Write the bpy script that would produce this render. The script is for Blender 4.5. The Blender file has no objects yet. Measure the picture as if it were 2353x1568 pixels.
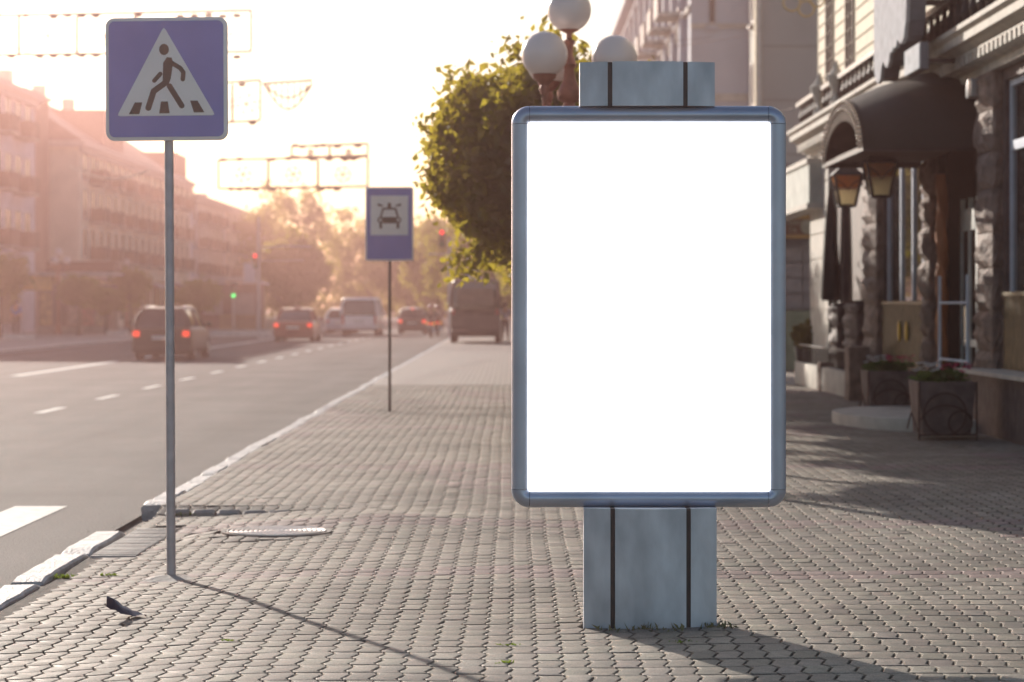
import bpy, math, random
import numpy as np
from mathutils import Vector, Matrix
R = math.radians
random.seed(7)
rng = np.random.default_rng(7)
sc = bpy.context.scene
col = sc.collection

# ------------------------------------------------------------------ camera, sky, sun, exposure
F = 5556.0; VX = 1175.0; HY = 700.0; EYE = 1.53      # photo metrics: 85 mm lens, eye 1.53 m
cam_d = bpy.data.cameras.new('camera'); cam = bpy.data.objects.new('camera', cam_d); col.objects.link(cam)
cam.location = (0, 0, EYE); cam.rotation_euler = (R(90), 0, 0)
cam_d.sensor_width = 36; cam_d.lens = 85.0
cam_d.shift_x = (1176.5 - VX) / 2353; cam_d.shift_y = -(784 - HY) / 2353
cam_d.clip_end = 3000; cam_d.clip_start = 0.1
cam_d.dof.use_dof = True; cam_d.dof.focus_distance = 11.6; cam_d.dof.aperture_fstop = 3.4
cam_d.dof.aperture_blades = 0
sc.camera = cam

AZ = 24.2; EL = 16.5                                  # sun: 24 deg left of straight ahead, 16 deg high
w = bpy.data.worlds.new('World'); sc.world = w; w.use_nodes = True
nt = w.node_tree; bg = nt.nodes['Background']
sky = nt.nodes.new('ShaderNodeTexSky'); sky.sky_type = 'NISHITA'; sky.sun_disc = False
sky.sun_elevation = R(EL); sky.sun_rotation = R(-AZ)
sky.air_density = 1.0; sky.dust_density = 0.8; sky.ozone_density = 1.0
nt.links.new(sky.outputs[0], bg.inputs[0]); bg.inputs[1].default_value = 0.085
sd = bpy.data.lights.new('sun', 'SUN'); sd.energy = 4.6; sd.angle = R(0.6); sd.color = (1.0, 0.90, 0.79)
sun = bpy.data.objects.new('sun', sd); col.objects.link(sun)
sdir = Vector((-math.sin(R(AZ)) * math.cos(R(EL)), math.cos(R(AZ)) * math.cos(R(EL)), math.sin(R(EL))))
sun.rotation_euler = (-sdir).to_track_quat('-Z', 'Y').to_euler(); sun.location = (-20, 30, 20)
sc.view_settings.view_transform = 'Standard'; sc.view_settings.look = 'None'
sc.view_settings.exposure = 0.72; sc.view_settings.gamma = 1.0
sc.cycles.use_denoising = True
sc.cycles.volume_bounces = 0; sc.cycles.max_bounces = 7; sc.cycles.transparent_max_bounces = 8
sc.cycles.sample_clamp_indirect = 6.0

HAZE = dict(density=0.0017, color=(1.0, 0.60, 0.545, 1), anis=0.9)

# ------------------------------------------------------------------ helpers
def X(px, d): return (px - VX) * d / F
def Z(py, d): return EYE - (py - HY) * d / F

MATS = {}
def mat(name, c, rough=0.6, metal=0.0, var=0.15, scale=6.0, bump=0.0, bscale=None, spec=0.5, c2=None, emis=None, es=0, detail=5, stretch=None, coat=0):
    if name in MATS: return MATS[name]
    m = bpy.data.materials.new(name); m.use_nodes = True; t = m.node_tree
    p = t.nodes['Principled BSDF']
    p.inputs['Roughness'].default_value = rough; p.inputs['Metallic'].default_value = metal
    p.inputs['Specular IOR Level'].default_value = spec
    if coat: p.inputs['Coat Weight'].default_value = coat
    tc = t.nodes.new('ShaderNodeTexCoord'); out = tc.outputs['Object']
    if stretch:
        mp = t.nodes.new('ShaderNodeMapping'); mp.inputs['Scale'].default_value = stretch
        t.links.new(out, mp.inputs[0]); out = mp.outputs[0]
    nz = t.nodes.new('ShaderNodeTexNoise'); nz.inputs['Scale'].default_value = scale; nz.inputs['Detail'].default_value = detail
    t.links.new(out, nz.inputs['Vector'])
    rp = t.nodes.new('ShaderNodeValToRGB')
    a = [max(0, x * (1 - var)) for x in c]; b = [min(1, x * (1 + var)) for x in (c2 or c)]
    rp.color_ramp.elements[0].position = 0.32; rp.color_ramp.elements[1].position = 0.68
    rp.color_ramp.elements[0].color = (*a, 1); rp.color_ramp.elements[1].color = (*b, 1)
    t.links.new(nz.outputs[0], rp.inputs[0]); t.links.new(rp.outputs[0], p.inputs['Base Color'])
    if bump:
        bn = t.nodes.new('ShaderNodeBump'); bn.inputs['Strength'].default_value = bump; bn.inputs['Distance'].default_value = 0.02
        n2 = t.nodes.new('ShaderNodeTexNoise'); n2.inputs['Scale'].default_value = bscale or scale * 4; n2.inputs['Detail'].default_value = 6
        t.links.new(out, n2.inputs['Vector']); t.links.new(n2.outputs[0], bn.inputs['Height']); t.links.new(bn.outputs[0], p.inputs['Normal'])
    if emis:
        p.inputs['Emission Color'].default_value = (*emis, 1); p.inputs['Emission Strength'].default_value = es
    MATS[name] = m; return m

def glass(name, c=(0.02, 0.025, 0.03), rough=0.05, spec=0.8):
    return mat(name, c, rough, 0, 0.3, 1.5, spec=spec)

def tag(o, label=None, cat=None, group=None, kind=None):
    if label: o['label'] = label
    if cat: o['category'] = cat
    if group: o['group'] = group
    if kind: o['kind'] = kind
    return o

def thing(name, label, cat, loc=(0, 0, 0), rz=0, group=None):
    o = bpy.data.objects.new(name, None); col.objects.link(o)
    o.location = loc; o.rotation_euler = (0, 0, rz); o.empty_display_size = 0.2
    return tag(o, label, cat, group)

class MB:
    """collects geometry in world or local coordinates; build() subtracts the origin given at creation"""
    def __init__(s, org=(0, 0, 0)): s.v = []; s.f = []; s.o = Vector(org)
    def add(s, vs, fs):
        n = len(s.v); s.v += [tuple(p) for p in vs]; s.f += [tuple(i + n for i in f) for f in fs]; return s
    def box(s, x0, x1, y0, y1, z0, z1):
        return s.add([(x0, y0, z0), (x1, y0, z0), (x1, y1, z0), (x0, y1, z0), (x0, y0, z1), (x1, y0, z1), (x1, y1, z1), (x0, y1, z1)],
                     [(0, 3, 2, 1), (4, 5, 6, 7), (0, 1, 5, 4), (1, 2, 6, 5), (2, 3, 7, 6), (3, 0, 4, 7)])
    def cyl(s, a, b, r0, r1=None, n=16, cap=True):
        r1 = r0 if r1 is None else r1; a = Vector(a); b = Vector(b); d = (b - a)
        if d.length < 1e-7: return s
        d.normalize(); u = d.orthogonal().normalized(); w_ = d.cross(u)
        vs = []
        for c, r in ((a, r0), (b, r1)):
            for i in range(n):
                t = 2 * math.pi * i / n; vs.append(c + u * (r * math.cos(t)) + w_ * (r * math.sin(t)))
        fs = [(i, (i + 1) % n, n + (i + 1) % n, n + i) for i in range(n)]
        if cap: fs += [tuple(range(n))[::-1], tuple(range(n, 2 * n))]
        return s.add(vs, fs)
    def tube(s, pts, r, n=8):
        pts = [Vector(p) for p in pts]; rs = r if isinstance(r, (list, tuple)) else [r] * len(pts)
        vs = []; u = None
        for i, p in enumerate(pts):
            d = (pts[min(i + 1, len(pts) - 1)] - pts[max(i - 1, 0)]).normalized()
            if u is None: u = d.orthogonal().normalized()
            u = (u - d * u.dot(d)).normalized(); w_ = d.cross(u)
            for k in range(n):
                t = 2 * math.pi * k / n; vs.append(p + u * (rs[i] * math.cos(t)) + w_ * (rs[i] * math.sin(t)))
        fs = []
        for i in range(len(pts) - 1):
            for k in range(n):
                a = i * n + k; b = i * n + (k + 1) % n; fs.append((a, b, b + n, a + n))
        fs += [tuple(range(n))[::-1], tuple(range(len(pts) * n - n, len(pts) * n))]
        return s.add(vs, fs)
    def lathe(s, prof, c=(0, 0, 0), n=28, axis='z'):
        c = Vector(c); vs = []
        for r, z in prof:
            for k in range(n):
                t = 2 * math.pi * k / n
                if axis == 'z': vs.append(c + Vector((r * math.cos(t), r * math.sin(t), z)))
                elif axis == 'x': vs.append(c + Vector((z, r * math.cos(t), r * math.sin(t))))
                else: vs.append(c + Vector((r * math.cos(t), z, r * math.sin(t))))
        fs = []
        for i in range(len(prof) - 1):
            for k in range(n):
                a = i * n + k; b = i * n + (k + 1) % n; fs.append((a, b, b + n, a + n))
        fs += [tuple(range(n))[::-1], tuple(range(len(prof) * n - n, len(prof) * n))]
        return s.add(vs, fs)
    def ball(s, c, r, nu=24, nv=14, sx=1, sy=1, sz=1):
        prof = [(max(1e-4, r * math.sin(math.pi * i / nv)), -r * math.cos(math.pi * i / nv)) for i in range(nv + 1)]
        m = MB(); m.lathe(prof, n=nu)
        return s.add([(c[0] + x * sx, c[1] + y * sy, c[2] + z * sz) for x, y, z in m.v], m.f)
    def prism(s, poly, a, b, axis='y'):
        """poly in the two remaining axes, extruded from a to b"""
        n = len(poly)
        def P(u, v, t): return (u, t, v) if axis == 'y' else ((t, u, v) if axis == 'x' else (u, v, t))
        vs = [P(u, v, a) for u, v in poly] + [P(u, v, b) for u, v in poly]
        fs = [tuple(range(n)), tuple(range(2 * n - 1, n - 1, -1))] + [(i, n + i, n + (i + 1) % n, (i + 1) % n) for i in range(n)]
        return s.add(vs, fs)
    def build(s, name, m, parent=None, smooth=False, bevel=0, seg=2, label=None, bang=None):
        me = bpy.data.meshes.new(name)
        me.from_pydata([tuple(Vector(p) - s.o) for p in s.v], [], s.f); me.update()
        import bmesh
        bm = bmesh.new(); bm.from_mesh(me); bmesh.ops.recalc_face_normals(bm, faces=bm.faces)
        if bevel:
            es = [e for e in bm.edges if len(e.link_faces) == 2 and e.calc_face_angle(0) > R(30)]
            bmesh.ops.bevel(bm, geom=es, offset=bevel, segments=seg, affect='EDGES', profile=0.6, clamp_overlap=True)
        bm.to_mesh(me); bm.free()
        if smooth or bevel:
            me.polygons.foreach_set('use_smooth', [True] * len(me.polygons))
            try: me.set_sharp_from_angle(angle=R(bang or (38 if smooth else 25)))
            except Exception: pass
        o = bpy.data.objects.new(name, me); col.objects.link(o)
        for mm in (m if isinstance(m, (list, tuple)) else [m]): me.materials.append(mm)
        if parent: o.parent = parent
        elif s.o.length: o.location = s.o
        if label: o['label'] = label
        return o

def copy_tree(o, parent=None):
    c = o.copy(); col.objects.link(c)
    if parent: c.parent = parent
    for ch in list(o.children): copy_tree(ch, c)
    return c

def npmesh(name, V, Fc, m, parent=None, smooth=False, mats_idx=None):
    """V (n,3), Fc (k,m) equal-size faces"""
    me = bpy.data.meshes.new(name); k, q = Fc.shape
    me.vertices.add(len(V)); me.vertices.foreach_set('co', V.astype(np.float32).ravel())
    me.loops.add(k * q); me.loops.foreach_set('vertex_index', Fc.astype(np.int32).ravel())
    me.polygons.add(k); me.polygons.foreach_set('loop_start', (np.arange(k) * q).astype(np.int32))
    me.polygons.foreach_set('use_smooth', np.full(k, smooth))
    me.update(calc_edges=True)
    me.materials.append(m)
    o = bpy.data.objects.new(name, me); col.objects.link(o)
    if parent: o.parent = parent
    return o

# ------------------------------------------------------------------ ground shape
def G(x, y):
    x = np.asarray(x, float); y = np.asarray(y, float)
    z = 0.007 * np.sin(x * 1.3 + 0.7 * np.sin(y * 0.45)) * np.sin(y * 0.52 + 1.2) + 0.0045 * np.sin(x * 2.7 + y * 0.8 + 2) + 0.005 * np.sin(y * 1.9 - x * 1.4)
    w_ = np.clip((-0.9 - x) / 1.8, 0, 1); w_ = w_ * w_ * (3 - 2 * w_)
    s = np.clip((18.5 - y) / 0.38, 0, 1); s = s * s * (3 - 2 * s)
    z = z - 0.062 * w_ * s
    z = z + 0.02 * np.exp(-((x + 1.0) ** 2 / 1.2 + (y - 17.4) ** 2 / 0.12)) - 0.018 * np.exp(-((x - 0.3) ** 2 / 6 + (y - 16.2) ** 2 / 0.5))
    d_ = np.sqrt((x + 1.60) ** 2 + (y - 16.47) ** 2); m_ = np.clip((0.62 - d_) / 0.2, 0, 1); z = z * (1 - m_) - 0.016 * m_
    return z - 0.004
def g(x, y): return float(G(x, y))

# road, ground, pavement base
ROADZ = -0.10
asphalt = mat('asphalt', (0.128, 0.122, 0.115), 0.82, 0, 0.16, 0.35, bump=0.9, bscale=95, spec=0.25, detail=8)
t_ = asphalt.node_tree
_n = t_.nodes.new('ShaderNodeTexNoise'); _n.inputs['Scale'].default_value = 60; _n.inputs['Detail'].default_value = 3
_mx = t_.nodes.new('ShaderNodeMixRGB'); _mx.blend_type = 'OVERLAY'; _mx.inputs[0].default_value = 0.85
_p = t_.nodes['Principled BSDF']; _src = _p.inputs['Base Color'].links[0].from_socket
_tc = [n for n in t_.nodes if n.type == 'TEX_COORD'][0]
t_.links.new(_tc.outputs['Object'], _n.inputs['Vector']); t_.links.new(_src, _mx.inputs[1]); t_.links.new(_n.outputs[0], _mx.inputs[2]); t_.links.new(_mx.outputs[0], _p.inputs['Base Color'])
_mp = t_.nodes.new('ShaderNodeMapping'); _mp.inputs['Scale'].default_value = (1.1, .045, 1)
_n3 = t_.nodes.new('ShaderNodeTexNoise'); _n3.inputs['Scale'].default_value = 1.0; _n3.inputs['Detail'].default_value = 5
_vo = t_.nodes.new('ShaderNodeTexVoronoi'); _vo.feature = 'DISTANCE_TO_EDGE'; _vo.inputs['Scale'].default_value = .22
_wp = t_.nodes.new('ShaderNodeVectorMath'); _wp.operation = 'ADD'
_mr = t_.nodes.new('ShaderNodeMapRange'); _mr.inputs[1].default_value = .3; _mr.inputs[2].default_value = .7; _mr.inputs[3].default_value = .78; _mr.inputs[4].default_value = 1.15
_m2 = t_.nodes.new('ShaderNodeMapRange'); _m2.inputs[1].default_value = .0; _m2.inputs[2].default_value = .006; _m2.inputs[3].default_value = .55; _m2.inputs[4].default_value = 1.0
_s1 = t_.nodes.new('ShaderNodeVectorMath'); _s1.operation = 'SCALE'; _s2 = t_.nodes.new('ShaderNodeVectorMath'); _s2.operation = 'SCALE'
t_.links.new(_tc.outputs['Object'], _mp.inputs[0]); t_.links.new(_mp.outputs[0], _n3.inputs['Vector']); t_.links.new(_n3.outputs[0], _mr.inputs[0])
t_.links.new(_tc.outputs['Object'], _wp.inputs[0]); t_.links.new(_n.outputs['Color'], _wp.inputs[1]); t_.links.new(_wp.outputs[0], _vo.inputs['Vector']); t_.links.new(_vo.outputs['Distance'], _m2.inputs[0])
t_.links.new(_mx.outputs[0], _s1.inputs[0]); t_.links.new(_mr.outputs[0], _s1.inputs['Scale']); t_.links.new(_s1.outputs[0], _s2.inputs[0]); t_.links.new(_m2.outputs[0], _s2.inputs['Scale']); t_.links.new(_s2.outputs[0], _p.inputs['Base Color'])
tag(MB().box(-400, 400, -60, 1200, -0.6, -0.13).build('ground', mat('earth', (0.12, 0.10, 0.08), 0.95, scale=0.3)), kind='structure')
tag(MB().box(-17.0, -2.86, -20, 330, -0.13, ROADZ).build('road', asphalt), kind='structure')

conc = mat('concrete', (0.30, 0.28, 0.255), 0.8, 0, 0.22, 3, bump=0.5, bscale=40)
kerbm = mat('kerb_stone', (0.46, 0.45, 0.44), 0.6, 0, 0.3, 9, bump=0.8, bscale=45)

def paver_mat():
    m = bpy.data.materials.new('paver'); m.use_nodes = True; t = m.node_tree; p = t.nodes['Principled BSDF']
    p.inputs['Roughness'].default_value = 0.7; p.inputs['Specular IOR Level'].default_value = 0.28
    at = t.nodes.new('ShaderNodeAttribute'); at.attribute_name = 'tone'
    tc = t.nodes.new('ShaderNodeTexCoord')
    n1 = t.nodes.new('ShaderNodeTexNoise'); n1.inputs['Scale'].default_value = 160; n1.inputs['Detail'].default_value = 4
    n2 = t.nodes.new('ShaderNodeTexNoise'); n2.inputs['Scale'].default_value = 0.9; n2.inputs['Detail'].default_value = 6
    n3 = t.nodes.new('ShaderNodeTexNoise'); n3.inputs['Scale'].default_value = 14; n3.inputs['Detail'].default_value = 5
    for n in (n1, n2, n3): t.links.new(tc.outputs['Object'], n.inputs['Vector'])
    def mr(n, a, b, lo=0.3, hi=0.7):
        r = t.nodes.new('ShaderNodeMapRange'); r.inputs[1].default_value = lo; r.inputs[2].default_value = hi; r.inputs[3].default_value = a; r.inputs[4].default_value = b
        t.links.new(n.outputs[0], r.inputs[0]); return r.outputs[0]
    def mul(c, f):
        v = t.nodes.new('ShaderNodeVectorMath'); v.operation = 'SCALE'; t.links.new(c, v.inputs[0]); t.links.new(f, v.inputs['Scale']); return v.outputs[0]
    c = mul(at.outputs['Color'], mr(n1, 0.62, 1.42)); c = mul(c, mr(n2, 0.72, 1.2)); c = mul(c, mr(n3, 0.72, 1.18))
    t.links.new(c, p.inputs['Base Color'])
    t.links.new(mr(n3, 0.62, 0.85), p.inputs['Roughness'])
    b = t.nodes.new('ShaderNodeBump'); b.inputs['Strength'].default_value = 0.55; b.inputs['Distance'].default_value = 0.004
    t.links.new(n1.outputs[0], b.inputs['Height']); t.links.new(b.outputs[0], p.inputs['Normal'])
    return m
PAVER = paver_mat()

def paving(x0, x1, y0, y1):
    W, L = 0.112, 0.205
    nx = int((x1 - x0) / W); ny = int((y1 - y0) / L)
    # outline in unit brick: left edge zigzag going up, right edge the same, ends slightly waved
    gx, gy = 0.0062, 0.0052; a = 0.017
    zz = [(0.0, 0.0), (0.22, -a), (0.40, -a * .2), (0.60, a * .2), (0.78, a), (1.0, 0.0)]
    right = [(W - gx + dx, gy + t * (L - 2 * gy)) for t, dx in zz]
    left = [(gx + dx, gy + t * (L - 2 * gy)) for t, dx in zz][::-1]
    bot = [(W * .35, gy - .0028), (W * .7, gy + .0028)]
    top = [(W * .7, L - gy + .0028), (W * .35, L - gy - .0028)]
    out = np.array(bot + right + top + left)              # CCW loop (16)
    cen = np.array([W / 2, L / 2]); n = len(out)
    def inset(d):
        q = out - cen; return cen + q * (1 - d / np.maximum(np.abs(q), 0.02).max(axis=1, keepdims=True) * 1.0)
    rings = [(out, -0.028), (out, -0.0022), (inset(0.0018), -0.0004), (inset(0.005), 0.0)]
    ix, iy = np.meshgrid(np.arange(nx), np.arange(ny), indexing='ij'); ix = ix.ravel(); iy = iy.ravel(); N = len(ix)
    bx = x0 + ix * W; by = y0 + iy * L + ((ix % 2) * 0.0)
    # courses drift a little from straight
    drift = 0.009 * np.sin(by * 0.35 + 1) + 0.004 * np.sin(by * 1.1)
    bx = bx + drift; by = by + 0.02 * np.sin(bx * 0.9) + 0.008 * np.sin(bx * 3.1 + by)
    cx = bx + W / 2; cy = by + L / 2
    keep = np.ones(N, bool)
    keep &= ~((cx + 1.60) ** 2 + (cy - 16.47) ** 2 < 0.375 ** 2)        # manhole
    keep &= ~((cx < -2.36) & (cy < 17.3) & (cy > 15.15)); keep &= ~((cx < -2.54) & (cy <= 15.15))                               # slab strip along the low kerb
    keep &= ~((cx > 0.36) & (cx < 0.95) & (cy > 11.42) & (cy < 11.6))
    bx, by, cx, cy, ix, iy = [q[keep] for q in (bx, by, cx, cy, ix, iy)]; N = len(bx)
    rz = rng.normal(0, 0.0009, N); tx = rng.normal(0, 0.007, N); ty = rng.normal(0, 0.0045, N); rot = rng.normal(0, 0.006, N)
    # sunken strips
    e = 1e-2
    g0 = G(cx, cy); gxs = (G(cx + e, cy) - g0) / e; gys = (G(cx, cy + e) - g0) / e
    V = np.zeros((N, 4 * n, 3))
    for k, (ring, dz) in enumerate(rings):
        for j in range(n):
            dx = ring[j, 0] - W / 2; dy = ring[j, 1] - L / 2
            rx = dx - rot * dy; ry = dy + rot * dx
            V[:, k * n + j, 0] = cx + rx; V[:, k * n + j, 1] = cy + ry
            V[:, k * n + j, 2] = g0 + rz + dz + (gxs + tx) * rx + (gys + ty) * ry
    V = V.reshape(-1, 3)
    q = []
    for k in range(3):
        for j in range(n): q.append((k * n + j, k * n + (j + 1) % n, (k + 1) * n + (j + 1) % n, (k + 1) * n + j))
    # fan of quads for the top cap (n even)
    c0 = 3 * n
    left_i = [c0 + (0 - i) % n for i in range(1, n // 2 + 0)]
    cap = []
    for i in range(n // 2 - 1):
        a0 = c0 + i; a1 = c0 + i + 1; b1 = c0 + (n - 2 - i); b0 = c0 + (n - 1 - i)
        cap.append((a0, a1, b1, b0))
    q = np.array(q + cap)
    Fc = (np.arange(N)[:, None, None] * (4 * n) + q[None]).reshape(-1, 4)
    me = bpy.data.meshes.new('pavement'); kf = len(Fc)
    me.vertices.add(len(V)); me.vertices.foreach_set('co', V.astype(np.float32).ravel())
    me.loops.add(kf * 4); me.loops.foreach_set('vertex_index', Fc.astype(np.int32).ravel())
    me.polygons.add(kf); me.polygons.foreach_set('loop_start', (np.arange(kf) * 4).astype(np.int32))
    me.update(calc_edges=True)
    # tone of each stone: grey beige, with courses and patches of reddish stones
    base = np.array([0.238, 0.210, 0.172])[None] * (1 + rng.normal(0, 0.10, (N, 1)))
    base *= 1 + rng.normal(0, 0.014, (N, 3))
    red = np.array([0.245, 0.185, 0.168])[None] * (1 + rng.normal(0, 0.08, (N, 1)))
    f = np.zeros(N)
    for yc, hw in ((13.85, .22), (17.0, .25), (22.8, .3), (30, .4), (38, .4)): f = np.maximum(f, (np.abs(cy - yc + 0.1 * np.sin(cx)) < hw) * (rng.random(N) < 0.85))
    patch = np.sin(cx * 1.1 + 1.5) * np.sin(cy * 0.33 + 0.5) + 0.35 * np.sin(cx * 3 + cy)
    f = np.maximum(f, (patch > 0.62) * (cy > 15.5) * (rng.random(N) < 0.7))
    colr = base * (1 - f[:, None]) + red * f[:, None]
    stain = np.exp(-((cx + 0.15) ** 2 / 0.16 + (cy - 11.75) ** 2 / 0.05)); colr *= (1 - 0.28 * stain[:, None])
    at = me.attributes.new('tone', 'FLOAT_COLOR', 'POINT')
    cc = np.ones((N, 4 * n, 4)); cc[:, :, :3] = colr[:, None, :]; cc[:, :n, :3] *= .30; cc[:, n:2 * n, :3] *= .72     # stone sides coloured darker down the joints, to subdue their sunlit edges
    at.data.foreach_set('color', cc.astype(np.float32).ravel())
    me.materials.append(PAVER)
    o = bpy.data.objects.new('pavement', me); col.objects.link(o); tag(o, kind='structure'); return o
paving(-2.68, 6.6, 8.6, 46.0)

# sand bed under the stones and the farther flat pavement
xs = np.linspace(-2.68, 7.2, 60); ys = np.linspace(0, 46, 230)
gxx, gyy = np.meshgrid(xs, ys, indexing='ij'); V = np.stack([gxx.ravel(), gyy.ravel(), (G(gxx, gyy) - 0.016).ravel()], 1)
idx = np.arange(len(xs) * len(ys)).reshape(len(xs), len(ys)); Fc = np.stack([idx[:-1, :-1].ravel(), idx[1:, :-1].ravel(), idx[1:, 1:].ravel(), idx[:-1, 1:].ravel()], 1)
tag(npmesh('sand_bed', V, Fc, mat('joint_sand', (0.085, 0.078, 0.066), 0.95, 0, 0.3, 12, bump=0.6, bscale=90), smooth=True), kind='structure')

def far_paving_mat():
    m = bpy.data.materials.new('paver_far'); m.use_nodes = True; t = m.node_tree; p = t.nodes['Principled BSDF']
    p.inputs['Roughness'].default_value = 0.65
    tc = t.nodes.new('ShaderNodeTexCoord'); b = t.nodes.new('ShaderNodeTexBrick'); b.offset = 0.0
    b.inputs['Scale'].default_value = 1; b.inputs['Brick Width'].default_value = 0.112; b.inputs['Row Height'].default_value = 0.205; b.inputs['Mortar Size'].default_value = 0.006
    b.inputs['Color1'].default_value = (0.29, 0.262, 0.225, 1); b.inputs['Color2'].default_value = (0.27, 0.22, 0.19, 1); b.inputs['Mortar'].default_value = (0.09, 0.08, 0.07, 1)
    t.links.new(tc.outputs['Object'], b.inputs['Vector']); t.links.new(b.outputs['Color'], p.inputs['Base Color'])
    return m
FPM = far_paving_mat()
tag(MB().box(-2.68, 12, 46.0, 330, -0.13, -0.002).build('pavement', FPM), kind='structure')
tag(MB().box(6.6, 12, -5, 46.0, -0.13, -0.004).build('pavement', FPM), kind='structure')
tag(MB().prism([(-17.2, -20), (-17.2, 112), (-11.9, 113), (-11.9, 330), (-80, 330), (-80, -20)], -0.13, 0.0, axis='z').build('pavement', mat('far_paving', (0.25, 0.225, 0.2), 0.7, 0, 0.15, 1.2)), kind='structure')
tag(MB().box(-17.2, -16.99, -20, 111.8, -0.12, 0.015).box(-11.9, -11.7, 113.2, 330, -0.12, 0.015).build('kerb', kerbm, bevel=0.02), kind='structure')

# kerb stones along the near pavement
def rough_block(mb, x0, x1, y0, y1, z0, z1, n=8, amp=0.004, ztop=None):
    """block with a worn, slightly chipped outline"""
    prof = []
    for i in range(n + 1):
        t = i / n; y = y0 + (y1 - y0) * t
        ja, jb, jz = random.gauss(0, amp), random.gauss(0, amp * .7), random.gauss(0, amp * .35)
        sh = 0.02 if i in (0, n) else 0
        zt = (z1 if ztop is None else ztop(y)) + jz - sh
        prof.append([(x0 + ja + sh * .5, y, z0), (x0 + ja, y, zt - 0.028), (x0 + 0.022 + ja, y, zt - .004), (x1 - 0.015 + jb, y, zt), (x1 + jb, y, zt - 0.012), (x1 + jb, y, z0)])
    vs = [p for pr in prof for p in pr]; fs = []
    for i in range(n):
        for j in range(5): fs.append((i * 6 + j, i * 6 + j + 1, i * 6 + j + 7, i * 6 + j + 6))
    fs += [tuple(range(6)), tuple(range(n * 6, n * 6 + 6))[::-1]]
    mb.add(vs, fs)
kb = MB(); y = 19.0
while y < 330:
    L = 0.98 if y < 60 else 6.0
    j = random.gauss(0, 0.006)
    rough_block(kb, -2.84 + j, -2.67 + j, y, y + L - 0.02, -0.13, g(-2.7, min(y, 46)) + 0.006 + random.gauss(0, 0.004)); y += L
y = 8.0
for L in (1.5, 1.4, 1.55, 1.5, 1.55, 1.45):
    j = random.gauss(0, 0.008)
    rough_block(kb, -2.90 + j, -2.70 + j, y, y + L - 0.03, -0.13, -0.052 + random.gauss(0, 0.005), n=10, amp=0.005); y += L
# the end stone of the high kerb and the course where the pavement steps down
rough_block(kb, -2.85, -2.62, 18.55, 18.98, -0.13, 0.012, n=5, amp=0.01)
tag(kb.build('kerb', kerbm, smooth=True), kind='structure')
# step course: small setts lying across, where the pavement drops
sb = MB()
for i in range(9):
    xx = -2.6 + i * 0.19; rough_block(sb, xx, xx + 0.175, 18.18, 18.30, -0.12, g(xx, 18.5) - 0.012 - 0.002 * i, n=3, amp=0.004)
tag(sb.build('step_course', conc, smooth=True), kind='structure')
# ribbed slabs between the low kerb and the stones
rb = MB(); yy = 15.3
while yy < 17.25:
    z = g(-2.5, yy); rb.box(-2.665, -2.375, yy, yy + 0.052, z - 0.05, z - 0.001 + random.gauss(0, .001)); yy += 0.07
rb.box(-2.668, -2.37, 15.28, 17.3, -0.13, g(-2.5, 16) - 0.008)
tag(rb.build('ribbed_slab', conc, bevel=0.006), 'ribbed grey concrete slab between the pale low kerb and the pavers', 'slab')
tag(MB().add([(-2.71, 8, -.088), (-2.30, 8, -.092), (-2.30, 15.29, -.092), (-2.71, 15.29, -.09)], [(0, 1, 2, 3)]).build('soil_strip', mat('soil', (0.2, 0.175, 0.145), 0.95, 0, 0.35, 14, bump=1.0, bscale=60)), kind='structure')

# loose pebbles on the soil strip: uncountable
pv = MB()
for i in range(45):
    x = random.uniform(-2.68, -2.57); y = random.uniform(12.3, 15.3); r = random.uniform(.002, .007)
    pv.ball((x, y, -.09 + r * .3), r, 6, 4, 1, 1.2, .7)
for i in range(25):
    x = random.uniform(-3.1, -2.5); y = random.uniform(17.0, 18.0); r = random.uniform(.002, .007)
    pv.ball((x, y, (ROADZ if x < -2.88 else -.085) + r * .3), r, 6, 4, 1, 1.2, .7)
tag(pv.build('gravel', mat('gravel', (0.26, 0.24, 0.21), 0.9)), 'fine gravel and grit lying along the low kerb', 'gravel', kind='stuff')

# painted markings
paint = mat('road_paint', (0.62, 0.61, 0.56), 0.7, 0, 0.18, 10, bump=0.3, bscale=60)
mk = MB(); zr = ROADZ + 0.004
def mark(x0, x1, y0, y1): mk.add([(x0, y0, zr), (x1, y0, zr), (x1, y1, zr), (x0, y1, zr)], [(0, 1, 2, 3)])
for i in range(0, 14): mark(-4.0 - i * 0.98, -3.58 - i * 0.98, 15.2, 19.5)
for i in range(-1, 40): mark(-7.17, -7.01, 36.2 + i * 5.25, 38.2 + i * 5.25)
for y0, y1 in ((40, 51), (55, 69), (73, 84), (90, 140), (150, 300)): mark(-11.45, -11.15, y0, y1)
tag(mk.build('road_marking', paint), kind='structure')

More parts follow.
